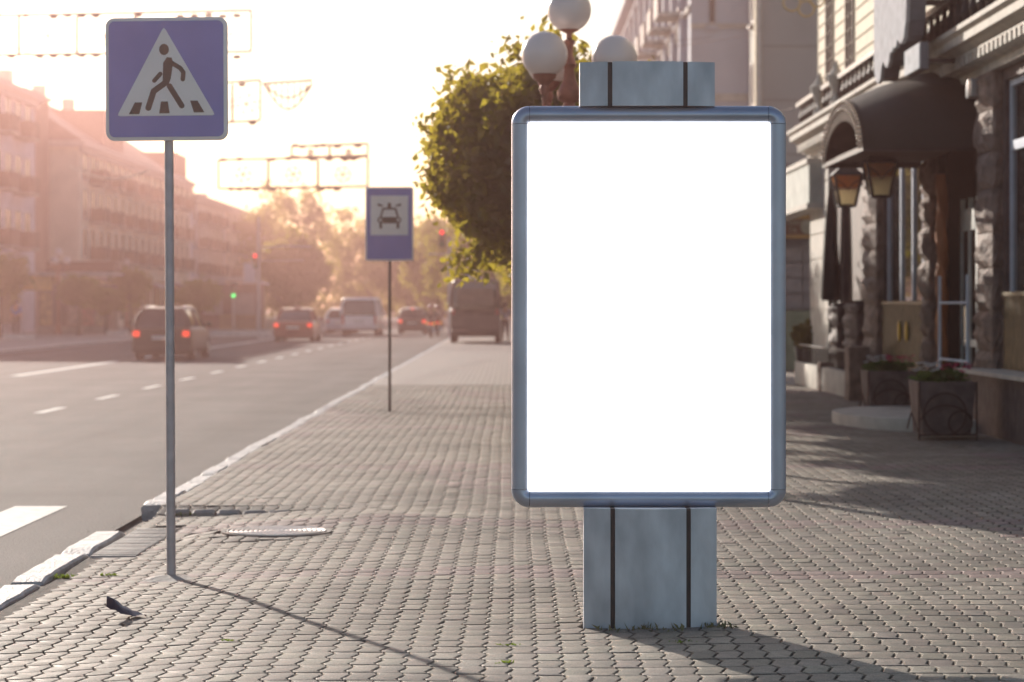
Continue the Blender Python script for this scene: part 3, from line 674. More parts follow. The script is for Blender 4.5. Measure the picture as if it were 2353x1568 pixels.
def vehicle(name, label, cat, loc, rz, W, H, L, paint_, kind, lit=True, group=None, amber=False):
    t = thing(name, label, cat, loc, rz, group); hw = W / 2
    belt = {'wagon': .62, 'sedan': .62, 'hatch': .6, 'van': .56}[kind] * (H if kind != 'van' else H * .98)
    zb = .24 if kind != 'van' else .36
    m = MB()
    hoodz = belt * .93
    secs = [(0.0, xsec(hw * .90, zb + .06, belt - .06, .10)), (0.06, xsec(hw * .96, zb, belt - .02, .12)), (.35, xsec(hw, zb - .02, belt, .13)), (L * .5, xsec(hw, zb - .03, belt, .13)),
            (L * .72, xsec(hw * .99, zb - .02, belt - .02, .13)), (L * .93, xsec(hw * .93, zb, hoodz * .9, .14)), (L, xsec(hw * .8, zb + .05, hoodz * .78, .12))]
    loft(m, secs); bo = m.build('body', paint_, t, smooth=True, bang=35)
    # cabin: glass volume, roof and pillars
    if kind == 'wagon': st = [(.12, .90, .0), (.42, .72, .93), (.8, .69, 1.0), (L * .5, .69, 1.0), (L * .62, .72, .93), (L * .76, .86, .0)]
    elif kind == 'sedan': st = [(.55, .86, .0), (1.15, .74, .93), (1.5, .72, 1.0), (L * .52, .72, 1.0), (L * .6, .75, .93), (L * .74, .86, .0)]
    elif kind == 'hatch': st = [(.10, .88, .0), (.40, .76, .9), (.8, .74, 1.0), (L * .5, .74, 1.0), (L * .6, .77, .93), (L * .78, .88, .0)]
    else: st = [(.02, .97, .0), (.10, .91, .92), (.25, .90, 1.0), (L * .7, .90, 1.0), (L * .78, .90, .95), (L * .92, .94, .0)]
    ch = H - belt
    def section(wf, zf, inset=0.0, base=None):
        z1 = belt + ch * max(zf, .06); w0 = hw * .955 * (.94 if kind != 'van' else 1); w1 = hw * wf
        w1 = w0 + (w1 - w0) * max(zf, .05) if zf < .5 else w1
        w0 -= inset; w1 -= inset; r = min(.09, ch * max(zf, .06) * .4)
        return [(w0, belt - .05), (w0, belt - .02), (w1, z1 - r), (w1 - r * .35, z1 - r * .3), (w1 - r, z1), (-w1 + r, z1), (-w1 + r * .35, z1 - r * .3), (-w1, z1 - r), (-w0, belt - .02), (-w0, belt - .05)]
    m = MB(); loft(m, [(y + .02 * (1 if y < L / 2 else -1), section(wf, zf * .965, .018)) for y, wf, zf in st])
    m.build('windows', glz, t, smooth=True, bang=40)
    m = MB(); mid = [s for s in st if s[2] >= .9]
    zr_ = [(y, [(p[0], p[1]) for p in section(wf, zf)][2:8]) for y, wf, zf in mid]
    vs = []; fs = []
    for y, s in zr_:
        vs += [(x, y, z) for x, z in s]; vs += [(x * .96, y, z - .045) for x, z in s]
    for i in range(len(zr_) - 1):
        for k in range(5):
            a = i * 12 + k; fs.append((a, a + 1, a + 13, a + 12)); fs.append((a + 6, a + 18, a + 19, a + 7))
    m.add(vs, fs)
    e = len(vs) - 12
    m.add([vs[k] for k in range(12)], [(k, k + 1, k + 7, k + 6) for k in range(5)]); m.add([vs[e + k] for k in range(12)], [(k, k + 6, k + 7, k + 1) for k in range(5)])
    for s in (-1, 1):      # pillars
        w0 = hw * .955 * (.94 if kind != 'van' else 1)
        y0, wf0, _ = st[0]; y1, wf1, zf1 = st[1]
        z1 = belt + ch * zf1
        m.tube([(s * w0, y0 + .03, belt - .04), (s * (w0 + hw * wf1) / 2, (y0 + y1) / 2 - .02, (belt + z1) / 2 + .02), (s * (hw * wf1 - .05), y1, z1 - .05)], [.075, .06, .045], 8)
        y3, wf3, zf3 = st[-2]; y4 = st[-1][0]
        m.tube([(s * w0, y4 - .03, belt - .04), (s * (hw * wf3 - .05), y3, belt + ch * zf3 - .06)], [.05, .035], 8)
        for f_ in ((.47,) if kind != 'van' else (.3, .55)):
            yy = L * f_; m.tube([(s * (w0 + .0), yy, belt - .03), (s * (hw * st[3][1] + .002), yy, H - .07)], .035, 8)
    m.build('roof', paint_, t, smooth=True, bang=40)
    # lower rear bumper, lamps, plate, wheels, mirrors
    MB().prism(rrect(-hw * .95, hw * .95, zb - .02, zb + .2, .06), -.06, .12).build('bumper', mat('bumper_' + name, tuple(c * .75 + .01 for c in paint_['c']) if 'c' in paint_ else (.05, .05, .05), .5), t, bevel=.02)
    for s in (-1, 1):
        zl = belt * (.80 if kind != 'van' else .78); lh = .17 if kind != 'van' else .5
        lw = .2 if kind != 'van' else .13
        xa = s * hw * .93; xb = xa - s * lw
        lm = MB().prism(rrect(min(xa, xb), max(xa, xb), zl - lh / 2, zl + lh / 2, .03), -.022, .1)
        lm.build('tail_light', redl if lit else redo, t, bevel=.01)
        # mirrors
        MB().ball((s * (hw + .09), L * .66, belt + .07), .1, 12, 8, 1, .5, .75).build('wing_mirror', paint_, t, smooth=True)
        for yy in (L * .19, L * .81):
            wr = .315 if kind != 'van' else .35; xo = s * (hw - .02); xi = s * (hw - .24)
            wt = MB().lathe([(.1, min(xo, xi)), (wr * .92, min(xo, xi)), (wr, min(xo, xi) + .03), (wr, max(xo, xi) - .03), (wr * .92, max(xo, xi)), (.1, max(xo, xi))], (0, yy, wr), 28, 'x').build('wheel', tyre, t, smooth=True, bang=40)
            MB().lathe([(.02, xo - s * .0), (wr * .62, xo - s * .01), (wr * .64, xo + s * .006)], (0, yy, wr), 20, 'x').build('rim', rimm, wt, smooth=True, bang=40)
    MB().box(-.26, .26, -.07 if kind != 'van' else -.02, .05, belt * .62, belt * .62 + .115).build('number_plate', plate, t, bevel=.004)
    MB().box(-hw * .8, hw * .8, .1, L - .15, zb - .1, zb + .02).build('underbody', dark, t)
    return t
def paint_m(name, c, rough=.3, coat=.6): 
    m = mat(name, c, rough, .1, .03, 2, coat=coat); m['c'] = list(c); return m
dw = 1.63 * F / 128
wg = vehicle('dark_estate_car', 'dark estate car with lit red tail lights, nearest car on the road', 'car', (X(370, dw), dw, ROADZ), R(-.6), 1.78, 1.56, 4.7, paint_m('paint_dark', (.02, .015, .017), .42, .15), 'wagon')
for s in (-1, 1): MB().tube([(s * .56, .55, 1.53), (s * .56, .7, 1.58), (s * .56, 2.5, 1.58), (s * .56, 2.65, 1.53)], .017, 8).build('roof_rail', chrome, wg, smooth=True)
MB().box(-.25, .25, .0, .03, .86, .90).build('chrome_strip', chrome, wg)
d2 = 1.63 * F / 86
tx = vehicle('red_saloon_car', 'dark red saloon car with a roof sign, second car from the near camera', 'car', (X(673, d2), d2, ROADZ), R(-1), 1.78, 1.47, 4.4, paint_m('paint_red', (.24, .03, .02)), 'sedan')
MB().prism([(-.17, 1.46), (.17, 1.46), (.12, 1.60), (-.12, 1.60)], 1.75, 1.9).build('roof_sign', mat('roof_sign', (.5, .3, .2), .5), tx, bevel=.01)
d3 = 1.63 * F / 72
vehicle('white_van', 'white van with a wide rear window driving away in the middle of the road', 'van', (X(825, d3), d3, ROADZ), R(-1), 1.95, 1.98, 4.9, paint_m('paint_white', (.80, .80, .82)), 'van', lit=False)
d5 = 1.63 * F / 68.5
vehicle('pale_hatchback', 'small pale hatchback half hidden left of the white van', 'car', (X(768, d5), d5 + 4, ROADZ), R(-1), 1.65, 1.42, 3.7, paint_m('paint_pale', (.5, .52, .6)), 'hatch', lit=False)
v4 = vehicle('braking_car', 'small car with bright brake lights beside the motorcycle riders', 'car', (X(947, 134), 134, ROADZ), R(0), 1.62, 1.45, 3.9, paint_m('paint_slate', (.07, .06, .07)), 'hatch')
MB().box(-.11, .11, .33, .37, 1.36, 1.41).build('high_brake_light', redl, v4)
db = 1.53 * F / 89
bv = vehicle('dark_minibus', 'tall dark minibus parked on the pavement beyond the two signs', 'van', (X(1092, db), db, 0.0), R(0), 2.02, 2.55, 5.8, paint_m('paint_maroon', (.045, .022, .020), .45, .2), 'van', lit=False)
MB().prism(rrect(-.72, .72, 1.45, 2.15, .08), -.012, .03).build('rear_screen', mat('hazed_glass', (.13, .10, .09), .2, 0, .35, 1.6), bv)
MB().prism(rrect(-.95, .95, .55, 1.12, .06), -.03, .03).build('tailgate_panel', paint_m('paint_taupe', (.11, .075, .07), .5, .1), bv)

# ------------------------------------------------------------------ people
skin = mat('skin', (.42, .24, .17), .6); hairm = mat('hair', (.03, .02, .015), .7)
def skin_obj(name, verts, edges, radii, m_, parent, root=0, sub=2):
    me = bpy.data.meshes.new(name); me.from_pydata(verts, edges, []); me.update()
    o = bpy.data.objects.new(name, me); col.objects.link(o); o.parent = parent
    sk = o.modifiers.new('skin', 'SKIN'); sk.use_smooth_shade = True
    for i, r in enumerate(radii):
        me.skin_vertices[0].data[i].radius = (r, r) if not isinstance(r, tuple) else r
    me.skin_vertices[0].data[root].use_root = True
    s = o.modifiers.new('sub', 'SUBSURF'); s.levels = sub; s.render_levels = sub
    me.materials.append(m_)
    # bake the modifiers into the mesh
    dg = bpy.context.evaluated_depsgraph_get(); ev = o.evaluated_get(dg); nm = bpy.data.meshes.new_from_object(ev); o.modifiers.clear(); o.data = nm
    if not nm.materials: nm.materials.append(m_)
    return o
def person(label, loc, rz, shirt, trousers, seated=False, h=1.72, helmet=None):
    t = thing('person', label, 'person', loc, rz); k = h / 1.75
    if not seated:
        J = dict(pel=(0, 0, .95), sp=(0, .01, 1.15), ch=(0, 0, 1.36), nk=(0, 0, 1.50), hd=(0, .01, 1.62), tp=(0, 0, 1.72))
        for s, n in ((-1, 'l'), (1, 'r')):
            J.update({'sh' + n: (s * .18, 0, 1.42), 'el' + n: (s * .24, -.02, 1.14), 'wr' + n: (s * .25, .06, .90), 'hp' + n: (s * .09, 0, .90), 'kn' + n: (s * .11, .03 * s, .50), 'an' + n: (s * .12, -.04 * s, .09), 'to' + n: (s * .13, .12 - .04 * s, .03)})
    else:      # sitting astride a motorcycle, hands forward on the bars
        J = dict(pel=(0, 0, .80), sp=(0, .03, 1.0), ch=(0, .10, 1.20), nk=(0, .14, 1.33), hd=(0, .16, 1.45), tp=(0, .16, 1.55))
        for s, n in ((-1, 'l'), (1, 'r')):
            J.update({'sh' + n: (s * .18, .12, 1.26), 'el' + n: (s * .30, .30, 1.03), 'wr' + n: (s * .30, .55, 1.02), 'hp' + n: (s * .10, 0, .78), 'kn' + n: (s * .24, .36, .66), 'an' + n: (s * .22, .12, .32), 'to' + n: (s * .23, .28, .27)})
    def mk(name, chain, rad, m_, root, grow=0):
        ids = {}; vs = []; es = []; rs = []
        for a, b in chain:
            for q_ in (a, b):
                if q_ not in ids: ids[q_] = len(vs); vs.append(tuple(c * k for c in J[q_])); rs.append(tuple((x + grow) * k for x in rad[q_]))
            es.append((ids[a], ids[b]))
        return skin_obj(name, vs, es, rs, m_, t, ids[root], 2)
    rad = dict(pel=(.14, .10), sp=(.12, .085), ch=(.15, .10), nk=(.052, .052), hd=(.082, .10), tp=(.06, .07), sh=(.055, .055), el=(.042, .042), wr=(.028, .028), hp=(.085, .085), kn=(.058, .058), an=(.038, .038), to=(.035, .028))
    rd = {q_: rad[q_ if q_ in rad else q_[:2]] for q_ in J}
    ch = [('pel', 'sp'), ('sp', 'ch'), ('ch', 'nk'), ('nk', 'hd'), ('hd', 'tp')]
    for n in 'lr': ch += [('ch', 'sh' + n), ('sh' + n, 'el' + n), ('el' + n, 'wr' + n), ('pel', 'hp' + n), ('hp' + n, 'kn' + n), ('kn' + n, 'an' + n), ('an' + n, 'to' + n)]
    # hands: palm with five short fingers
    for s, n in ((-1, 'l'), (1, 'r')):
        w_ = Vector(J['wr' + n]); e_ = Vector(J['el' + n]); d = (w_ - e_).normalized(); side = Vector((0, 1, 0)) if not seated else Vector((1, 0, 0))
        J['pa' + n] = tuple(w_ + d * .07); rd['pa' + n] = (.03, .018); ch.append(('wr' + n, 'pa' + n))
        for f in range(4):
            b = w_ + d * .08 + side * (.021 * (f - 1.5)); tp_ = b + d * (.07, .08, .075, .06)[f] + Vector((-s * .015, 0, -.01))
            J[f'fb{f}{n}'] = tuple(b); J[f'ft{f}{n}'] = tuple(tp_); rd[f'fb{f}{n}'] = rd[f'ft{f}{n}'] = (.0085, .0085); ch += [('pa' + n, f'fb{f}{n}'), (f'fb{f}{n}', f'ft{f}{n}')]
        J['th' + n] = tuple(w_ + d * .06 + side * .055); rd['th' + n] = (.009, .009); ch.append(('wr' + n, 'th' + n))
    b = mk('body', ch, rd, skin, 'pel')
    tp = [('pel', 'sp'), ('sp', 'ch')]
    for n in 'lr': tp += [('ch', 'sh' + n), ('sh' + n, 'el' + n)]
    mk('shirt', tp, rd, shirt, 'pel', .014)
    lg = []
    for n in 'lr': lg += [('pel', 'hp' + n), ('hp' + n, 'kn' + n), ('kn' + n, 'an' + n)]
    mk('trousers', lg, rd, trousers, 'pel', .012)
    hx, hy, hz = [c * k for c in J['hd']]
    if helmet: MB().ball((hx, hy - .01, hz + .03), .135, 20, 12).build('helmet', helmet, t, smooth=True)
    else: MB().ball((hx, hy - .012, hz + .045), .108 * k, 16, 10, .95, 1.05, .95).build('hair', hairm, t, smooth=True)
    return t
cloth_b = mat('blue_shirt', (.05, .16, .55), .8); cloth_d = mat('dark_cloth', (.03, .028, .035), .85); cloth_l = mat('lilac_shirt', (.42, .38, .52), .8)
person('person in a bright blue shirt and dark trousers on the far pavement', (X(37, 118), 118, 0), R(170), cloth_b, cloth_d)
person('person in a lilac top and dark trousers beside the dark minibus', (X(1161, 97), 97, 0), R(10), cloth_l, cloth_d, h=1.62)

def motorcycle(x, y, label, plabel, shirt):
    t = thing('motorcycle', label, 'motorcycle', (x, y, ROADZ), 0, 'motorcycles with riders')
    for yy in (-.55, .75):
        wv = MB().lathe([(.22, -.045), (.29, -.05), (.31, 0), (.29, .05), (.22, .045)], (0, yy, .31), 24, 'x').build('wheel', tyre, t, smooth=True)
        MB().lathe([(.02, -.02), (.22, -.02), (.22, .02), (.02, .02)], (0, yy, .31), 20, 'x').build('rim', rimm, wv, smooth=True)
    mbk = mat('bike_body', (.06, .03, .03), .3, coat=.6)
    MB().ball((0, .22, .74), .2, 18, 12, .75, 1.4, .8).build('tank', mbk, t, smooth=True)
    MB().tube([(0, -.62, .78), (0, -.3, .74), (0, .05, .75)], [.07, .12, .1], 12).build('seat', tyre, t, smooth=True)
    MB().box(-.14, .14, -.1, .35, .28, .62).build('engine', rimm, t, bevel=.04)
    MB().tube([(-.08, .75, .31), (-.08, .48, .95)], .022).tube([(.08, .75, .31), (.08, .48, .95)], .022).build('fork', chrome, t, smooth=True)
    MB().tube([(-.36, .42, 1.0), (-.2, .5, 1.02), (.2, .5, 1.02), (.36, .42, 1.0)], .016).build('handlebar', chrome, t, smooth=True)
    for s in (-1, 1):
        MB().tube([(s * .3, .46, 1.02), (s * .36, .44, 1.18)], .008).ball((s * .38, .42, 1.2), .065, 12, 8, 1, .3, .7).build('mirror', chrome, t, smooth=True)
        MB().ball((s * .17, -.62, .70), .035, 10, 8).build('indicator', mat('amber', (.6, .25, .05), .3, emis=(1, .35, .05), es=1.6), t, smooth=True)
    MB().box(-.08, .08, -.72, -.66, .66, .74).build('tail_light', redl, t, bevel=.01)
    MB().tube([(.16, .1, .3), (.18, -.3, .3), (.19, -.75, .38)], [.03, .04, .045]).build('exhaust', chrome, t, smooth=True)
    person(plabel, (x, y - .22, ROADZ), 0, shirt, cloth_d, seated=True, h=1.75, helmet=mat('helmet', (.25, .1, .07), .25, coat=.5) )
motorcycle(X(990, 118), 118, 'motorcycle riding away next to the kerb, beside the braking car', 'person in a dark jacket riding the nearer motorcycle', cloth_d)
motorcycle(X(1006, 124), 124, 'motorcycle nearest the dark minibus, slightly ahead of the other', 'person in a rust jacket riding the motorcycle nearest the minibus', mat('rust_jacket', (.2, .09, .06), .8))

# ------------------------------------------------------------------ houses across the road
def facade_windows(t, org, xp, ys, zs, w_, h_, frame, gls, face=-1, sill=True, arch=False, name='window'):
    """windows on the plane x=xp, their outside towards +x if face>0 else towards -x; ys, zs lists of centres"""
    for z in zs:
        for y in ys:
            s = face; m = MB(org)
            a, b = (xp - .02 * s, xp + .05 * s); lo, hi = min(a, b), max(a, b); f = .07
            m.box(lo, hi, y - w_ / 2, y - w_ / 2 + f, z - h_ / 2, z + h_ / 2); m.box(lo, hi, y + w_ / 2 - f, y + w_ / 2, z - h_ / 2, z + h_ / 2)
            m.box(lo, hi, y - w_ / 2 + f, y + w_ / 2 - f, z + h_ / 2 - f, z + h_ / 2); m.box(lo, hi, y - w_ / 2 + f, y + w_ / 2 - f, z - h_ / 2, z - h_ / 2 + f)
            m.box(lo, hi - .01 if s > 0 else hi, y - .025, y + .025, z - h_ / 2 + f, z + h_ / 2 - f)
            fo = m.build(name, frame, t)
            g_ = MB(org); aa, bb = xp + .003 * s, xp + .02 * s; g_.box(min(aa, bb), max(aa, bb), y - w_ / 2 + f, y + w_ / 2 - f, z - h_ / 2 + f, z + h_ / 2 - f); g_.build('pane', gls, fo)
            if sill:
                q_ = MB(org); a2, b2 = xp, xp + .16 * s; q_.box(min(a2, b2), max(a2, b2), y - w_ / 2 - .08, y + w_ / 2 + .08, z - h_ / 2 - .09, z - h_ / 2 - .002); q_.build('sill', frame, fo)
wframe = mat('window_frame', (.42, .38, .36), .6); wglass = glass('house_glass', (.03, .03, .035), .2, .35)
plA = mat('plaster_grey', (.60, .58, .65), .85, 0, .12, 1.2, bump=.2); plB = mat('plaster_cream', (.76, .68, .55), .85, 0, .1, .8, bump=.2)
roofm = mat('roof_metal', (.20, .12, .10), .6, .1, .15, 1.5)
plC = mat('plaster_rose', (.68, .56, .47), .85, 0, .1, 1, bump=.2)
def left_house(label, y0, y1, zh, xr, depth, wallm, ridge, stor, wstep=3.2, hip=True, balc=True, gable=False):
    xf = -27.0; org = (xf - depth / 2, (y0 + y1) / 2, 0); t = thing('apartment_house', label, 'building', org)
    MB(org).box(xf - depth, xf, y0, y1, 0, zh).build('wall', wallm, t)
    MB(org).box(xf - depth - .3, xf + .45, y0 - .4, y1 + .4, zh, zh + .35).box(xf, xf + .25, y0, y1, zh - .35, zh - .002).build('cornice', mat('cornice_' + wallm.name, tuple(min(1, c * 1.15) for c in (.46, .42, .40)), .8), t)
    r = MB(org); zr2 = ridge; xm = xf - depth / 2; e = .4 if not hip else 3.0
    pts = [(xf + .35, y0 - .3, zh + .35), (xf + .35, y1 + .3, zh + .35), (xf - depth - .2, y1 + .3, zh + .35), (xf - depth - .2, y0 - .3, zh + .35), (xm, y0 + e, zr2), (xm, y1 - e, zr2)]
    r.add(pts, [(0, 1, 5, 4), (2, 3, 4, 5), (3, 0, 4), (1, 2, 5), (0, 3, 2, 1)]); ro = r.build('roof', roofm, t)
    for yy in np.arange(y0 + 5, y1 - 3, 11):
        MB(org).box(xm - .1, xm + .7, yy, yy + .9, zr2 - 1.0, zr2 + .9).build('chimney', plC, ro)
    ys = list(np.arange(y0 + 2.0, y1 - 1.2, wstep)); fh = (zh - 4.0) / stor; zs = [4.2 + fh * (i + .5) for i in range(stor)]
    facade_windows(t, org, xf, ys, zs, 1.5, 1.9, wframe, wglass, 1)
    if balc:
        for i, yy in enumerate(ys):
            if i % 2 == 1:
                for z in zs:
                    b = MB(org); b.box(xf, xf + .95, yy - 1.3, yy + 1.3, z - 1.22, z - 1.08); bo = b.build('balcony', conc, t)
                    b = MB(org); b.box(xf + .87, xf + .95, yy - 1.3, yy + 1.3, z - 1.08, z - .2); b.box(xf + .05, xf + .87, yy - 1.3, yy - 1.24, z - 1.08, z - .2); b.box(xf + .05, xf + .87, yy + 1.24, yy + 1.3, z - 1.08, z - .2); b.build('railing', mat('balcony_rail', (.12, .07, .055), .8), bo)
    # shop floor
    for i, yy in enumerate(np.arange(y0 + 1, y1 - 4, 5.0)):
        b = MB(org); b.box(xf + .0, xf + .06, yy, yy + 3.8, .5, 2.9); s_ = b.build('shop_window', wglass, t)
        b = MB(org); b.prism([(xf + .06, 3.0), (xf + 1.3, 2.75), (xf + 1.3, 2.9), (xf + .06, 3.3)], yy, yy + 3.8); b.build('shop_canopy', mat('canopy%d' % (i % 3), [(.45, .30, .12), (.25, .10, .09), (.42, .40, .42)][i % 3], .7), t)
    return t
left_house('grey plaster house with balconies at the left edge of the picture', 112, 137, 13.0, 0, 11, plA, 15.2, 3, 2.6)
tB = left_house('long cream house with a blank gable wall and dark red roof', 151, 203, 11.4, 0, 12, plB, 15.8, 3, 3.0)
oB = tB.location
MB(oB).box(-33.0, -27.6, 164, 172, 11.2, 14.75).build('stair_block', mat('brick_dull', (.30, .19, .15), .85), tB)
MB(oB).box(-33.0, -27.3, 196, 203.2, 11.2, 13.9).build('stair_block', mat('brick_dull', (.30, .19, .15), .85), tB)
left_house('lower pale house beyond the long cream one', 204, 228, 10.6, 0, 10, plA, 12.2, 3, 3.2)
left_house('rose corner house with stepped dark roof at the far end of the row', 229, 262, 10.6, 0, 12, plC, 12.4, 3, 3.2)
t = thing('attic_block', 'square brick attic block rising behind the grey house roof', 'building', (-31, 146, 0))
MB((-31, 146, 0)).box(-33.4, -28.7, 142, 150, 0, 14.1).build('wall', mat('brick_dull', (.30, .19, .15), .85), t)
MB((-31, 146, 0)).box(-33.6, -28.5, 141.8, 150.2, 14.1, 14.3).build('parapet', plC, t)

# kiosk with dark roof sign across the road
dk = 131; ox = X(190, dk)
t = thing('kiosk', 'kiosk with a long dark roof fascia and cream canopy across the road', 'kiosk', (ox, dk, 0))
O2 = (ox, dk, 0)
MB(O2).box(X(115, dk), X(268, dk), dk - 1.2, dk + 1.4, Z(624, dk), Z(602, dk)).build('fascia', mat('kiosk_fascia', (.16, .06, .05), .6), t, bevel=.03)
MB(O2).box(X(60, dk), X(275, dk), dk - 1.6, dk + 1.6, Z(634, dk), Z(627, dk)).build('canopy', mat('kiosk_canopy', (.5, .46, .46), .6), t)
MB(O2).box(X(62, dk), X(128, dk), dk - 1.35, dk + 1.3, Z(668, dk), Z(635, dk)).build('yellow_panel', mat('kiosk_yellow', (.55, .38, .10), .6, 0, .3, 1.5), t)
MB(O2).box(X(95, dk), X(262, dk), dk - .9, dk + 1.4, .1, 2.6).build('wall', mat('kiosk_wall', (.22, .15, .12), .7, 0, .3, 1.2), t)
for i, c in enumerate(((.35, .25, .10), (.12, .06, .06), (.38, .30, .26), (.30, .10, .08), (.36, .30, .2))):
    x0 = X(100 + i * 32, dk); MB(O2).box(x0, x0 + .62, dk - 1.0, dk - .88, .4, 2.2).build('display_window', mat('kiosk_display%d' % i, c, .4, 0, .4, 4), t)
MB(O2).box(X(95, dk), X(262, dk), dk - 1.1, dk - .86, 0, .34).build('plinth', conc, t)
t = thing('market_stall', 'small stall with a pale curved roof behind the dark estate car', 'kiosk', (X(530, 150), 150, 0))
a = []
for i in range(9): a.append((-2.1 + i * .55, 2.85 + .35 * math.sin(math.pi * i / 8)))
MB().prism(a + [(p[0], p[1] - .12) for p in a[::-1]], -1.2, 1.2).build('curved_roof', mat('stall_roof', (.45, .40, .44), .5), t, smooth=True)
MB().box(-1.9, 2.0, -.9, 1.1, .05, 2.8).build('wall', mat('stall_wall', (.20, .10, .08), .7, 0, .3, 1.5), t)
MB().box(-1.6, -.4, -1.0, -.88, .9, 2.2).box(.2, 1.6, -1.0, -.88, .9, 2.2).build('shutter', mat('stall_shutter', (.35, .28, .26), .6), t)
# round street trees across the road
GL = 'small round trees on the far pavement'
tree(X(0, 112), 112, 1.7, 4.0, 1.35, 'round tree cut by the left edge of the picture', 3500, .2, 201, m=LEAFD, group=GL)
tree(X(182, 121), 121, 1.35, 3.0, 1.1, 'small round tree in front of the kiosk', 3500, .18, 202, m=LEAFD, group=GL)
tree(X(300, 133), 133, 1.5, 3.6, 1.15, 'small round tree right of the kiosk', 3500, .18, 203, m=LEAFD, group=GL)
tree(X(245, 126), 126, 1.0, 2.4, 1.0, 'lowest small round tree, between the kiosk trees', 3000, .18, 204, m=LEAFD, group=GL)
tree(X(455, 142), 142, 1.0, 3.0, 1.4, 'small round tree behind the dark estate car', 3500, .2, 205, m=LEAFD, group=GL)
for i, (pa, pb, dd, lb_) in enumerate(((8, 80, 105, 'long pale concrete barrier block at the left edge of the far pavement'), (245, 293, 118, 'pale concrete barrier block left of the dark estate car'), (485, 618, 116, 'pale concrete barrier line between the two nearest cars'))):
    tag(MB((X((pa + pb) / 2, dd), dd, 0)).box(X(pa, dd), X(pb, dd), dd - .2, dd + .2, 0.0, .24).build('barrier_block', mat('pale_concrete', (.55, .53, .5), .6), bevel=.03), lb_, 'barrier', 'pale barrier blocks on the far pavement')
# yellow low fence by the far crossing
t = thing('low_fence', 'low yellowish fence along the far kerb behind the red saloon car', 'fence', (X(570, 140), 140, 0))
for i in range(22): MB().box(-1.6 + i * .17, -1.55 + i * .17, -.02, .02, 0, .95).build('picket', mat('fence_yellow', (.4, .27, .12), .7), t)
MB().box(-1.7, 2.1, -.03, .03, .85, .9).box(-1.7, 2.1, -.03, .03, .2, .25).build('rail', MATS['fence_yellow'], t)

# signal poles
palep = mat('pale_pole', (.5, .45, .45), .5)
def signal_head(m_parent, x, z, lit, col_, yy=-.12, size=.1):
    b = MB().box(x - .16, x + .16, yy, yy + .25, z - .42, z + .42).build('signal_head', mat('signal_body', (.05, .045, .045), .6), m_parent, bevel=.03)
    for k, c in enumerate((('red', (1, .03, .03)), ('amber', (1, .5, .05)), ('green', (.05, .9, .2)))):
        on = c[0] == lit
        MB().lathe([(.01, 0), (size, 0), (size, -.03), (.01, -.045)], (x, yy, z + .27 - .27 * k), 16, 'y').build('lens', mat(('lit_' if on else 'unlit_') + c[0], tuple(.12 * q_ for q_ in c[1]), .3, emis=c[1], es=1.4 if on else 0), b, smooth=True)
t = thing('signal_pole', 'tall pale traffic signal pole with a white board and red light', 'traffic light', (X(594, 129), 129, 0))
MB().cyl((0, 0, 0), (0, 0, Z(500, 129)), .11, .07, 14).build('pole', palep, t, smooth=True)
MB().tube([(0, 0, 4.55), (1.4, 0, 4.65), (2.8, 0, 4.6)], .045, 8).tube([(0, 0, 3.85), (2.4, 0, 3.9)], .022, 6).build('arm', palep, t, smooth=True)
signal_head(t, -.17, Z(600, 129), 'red', 0)
MB().box(-.78, -.14, -.12, -.06, Z(651, 129), Z(605, 129)).build('board', mat('pale_board', (.5, .48, .55), .5), t, bevel=.01)
t = thing('signal_post', 'short pedestrian signal post showing a green light', 'traffic light', (X(537, 131), 131, 0))
MB().cyl((0, 0, 0), (0, 0, 2.6), .05, n=12).build('post', palep, t, smooth=True)
signal_head(t, 0, 2.28, 'green', 0)
t = thing('signal_pole', 'slender pale signal pole just above the dark minibus', 'traffic light', (X(1033, 112), 112, 0))
MB().cyl((0, 0, 0), (0, 0, Z(546, 112)), .09, .08, 14).build('pole', palep, t, smooth=True)
MB().tube([(0, 0, Z(584, 112)), (-1.0, 0, Z(584, 112))], .035).build('arm', palep, t, smooth=True)
signal_head(t, -.35, 4.6, 'red', 0)
# distant sign pair above the minibus
t = ped_sign('pedestrian_crossing_sign', 'small distant blue crossing sign below a white and yellow diamond sign', X(1088, 112), 111, Z(634, 111), .7, pole_r=.03)
m = MB().prism([(-.35, 3.7), (0, 3.35), (.35, 3.7), (0, 4.05)], -.03, 0).build('priority_diamond', white, t)
MB().prism([(-.2, 3.7), (0, 3.5), (.2, 3.7), (0, 3.9)], -.036, -.031).build('yellow_diamond', mat('sign_yellow', (.7, .45, .05), .4), m)

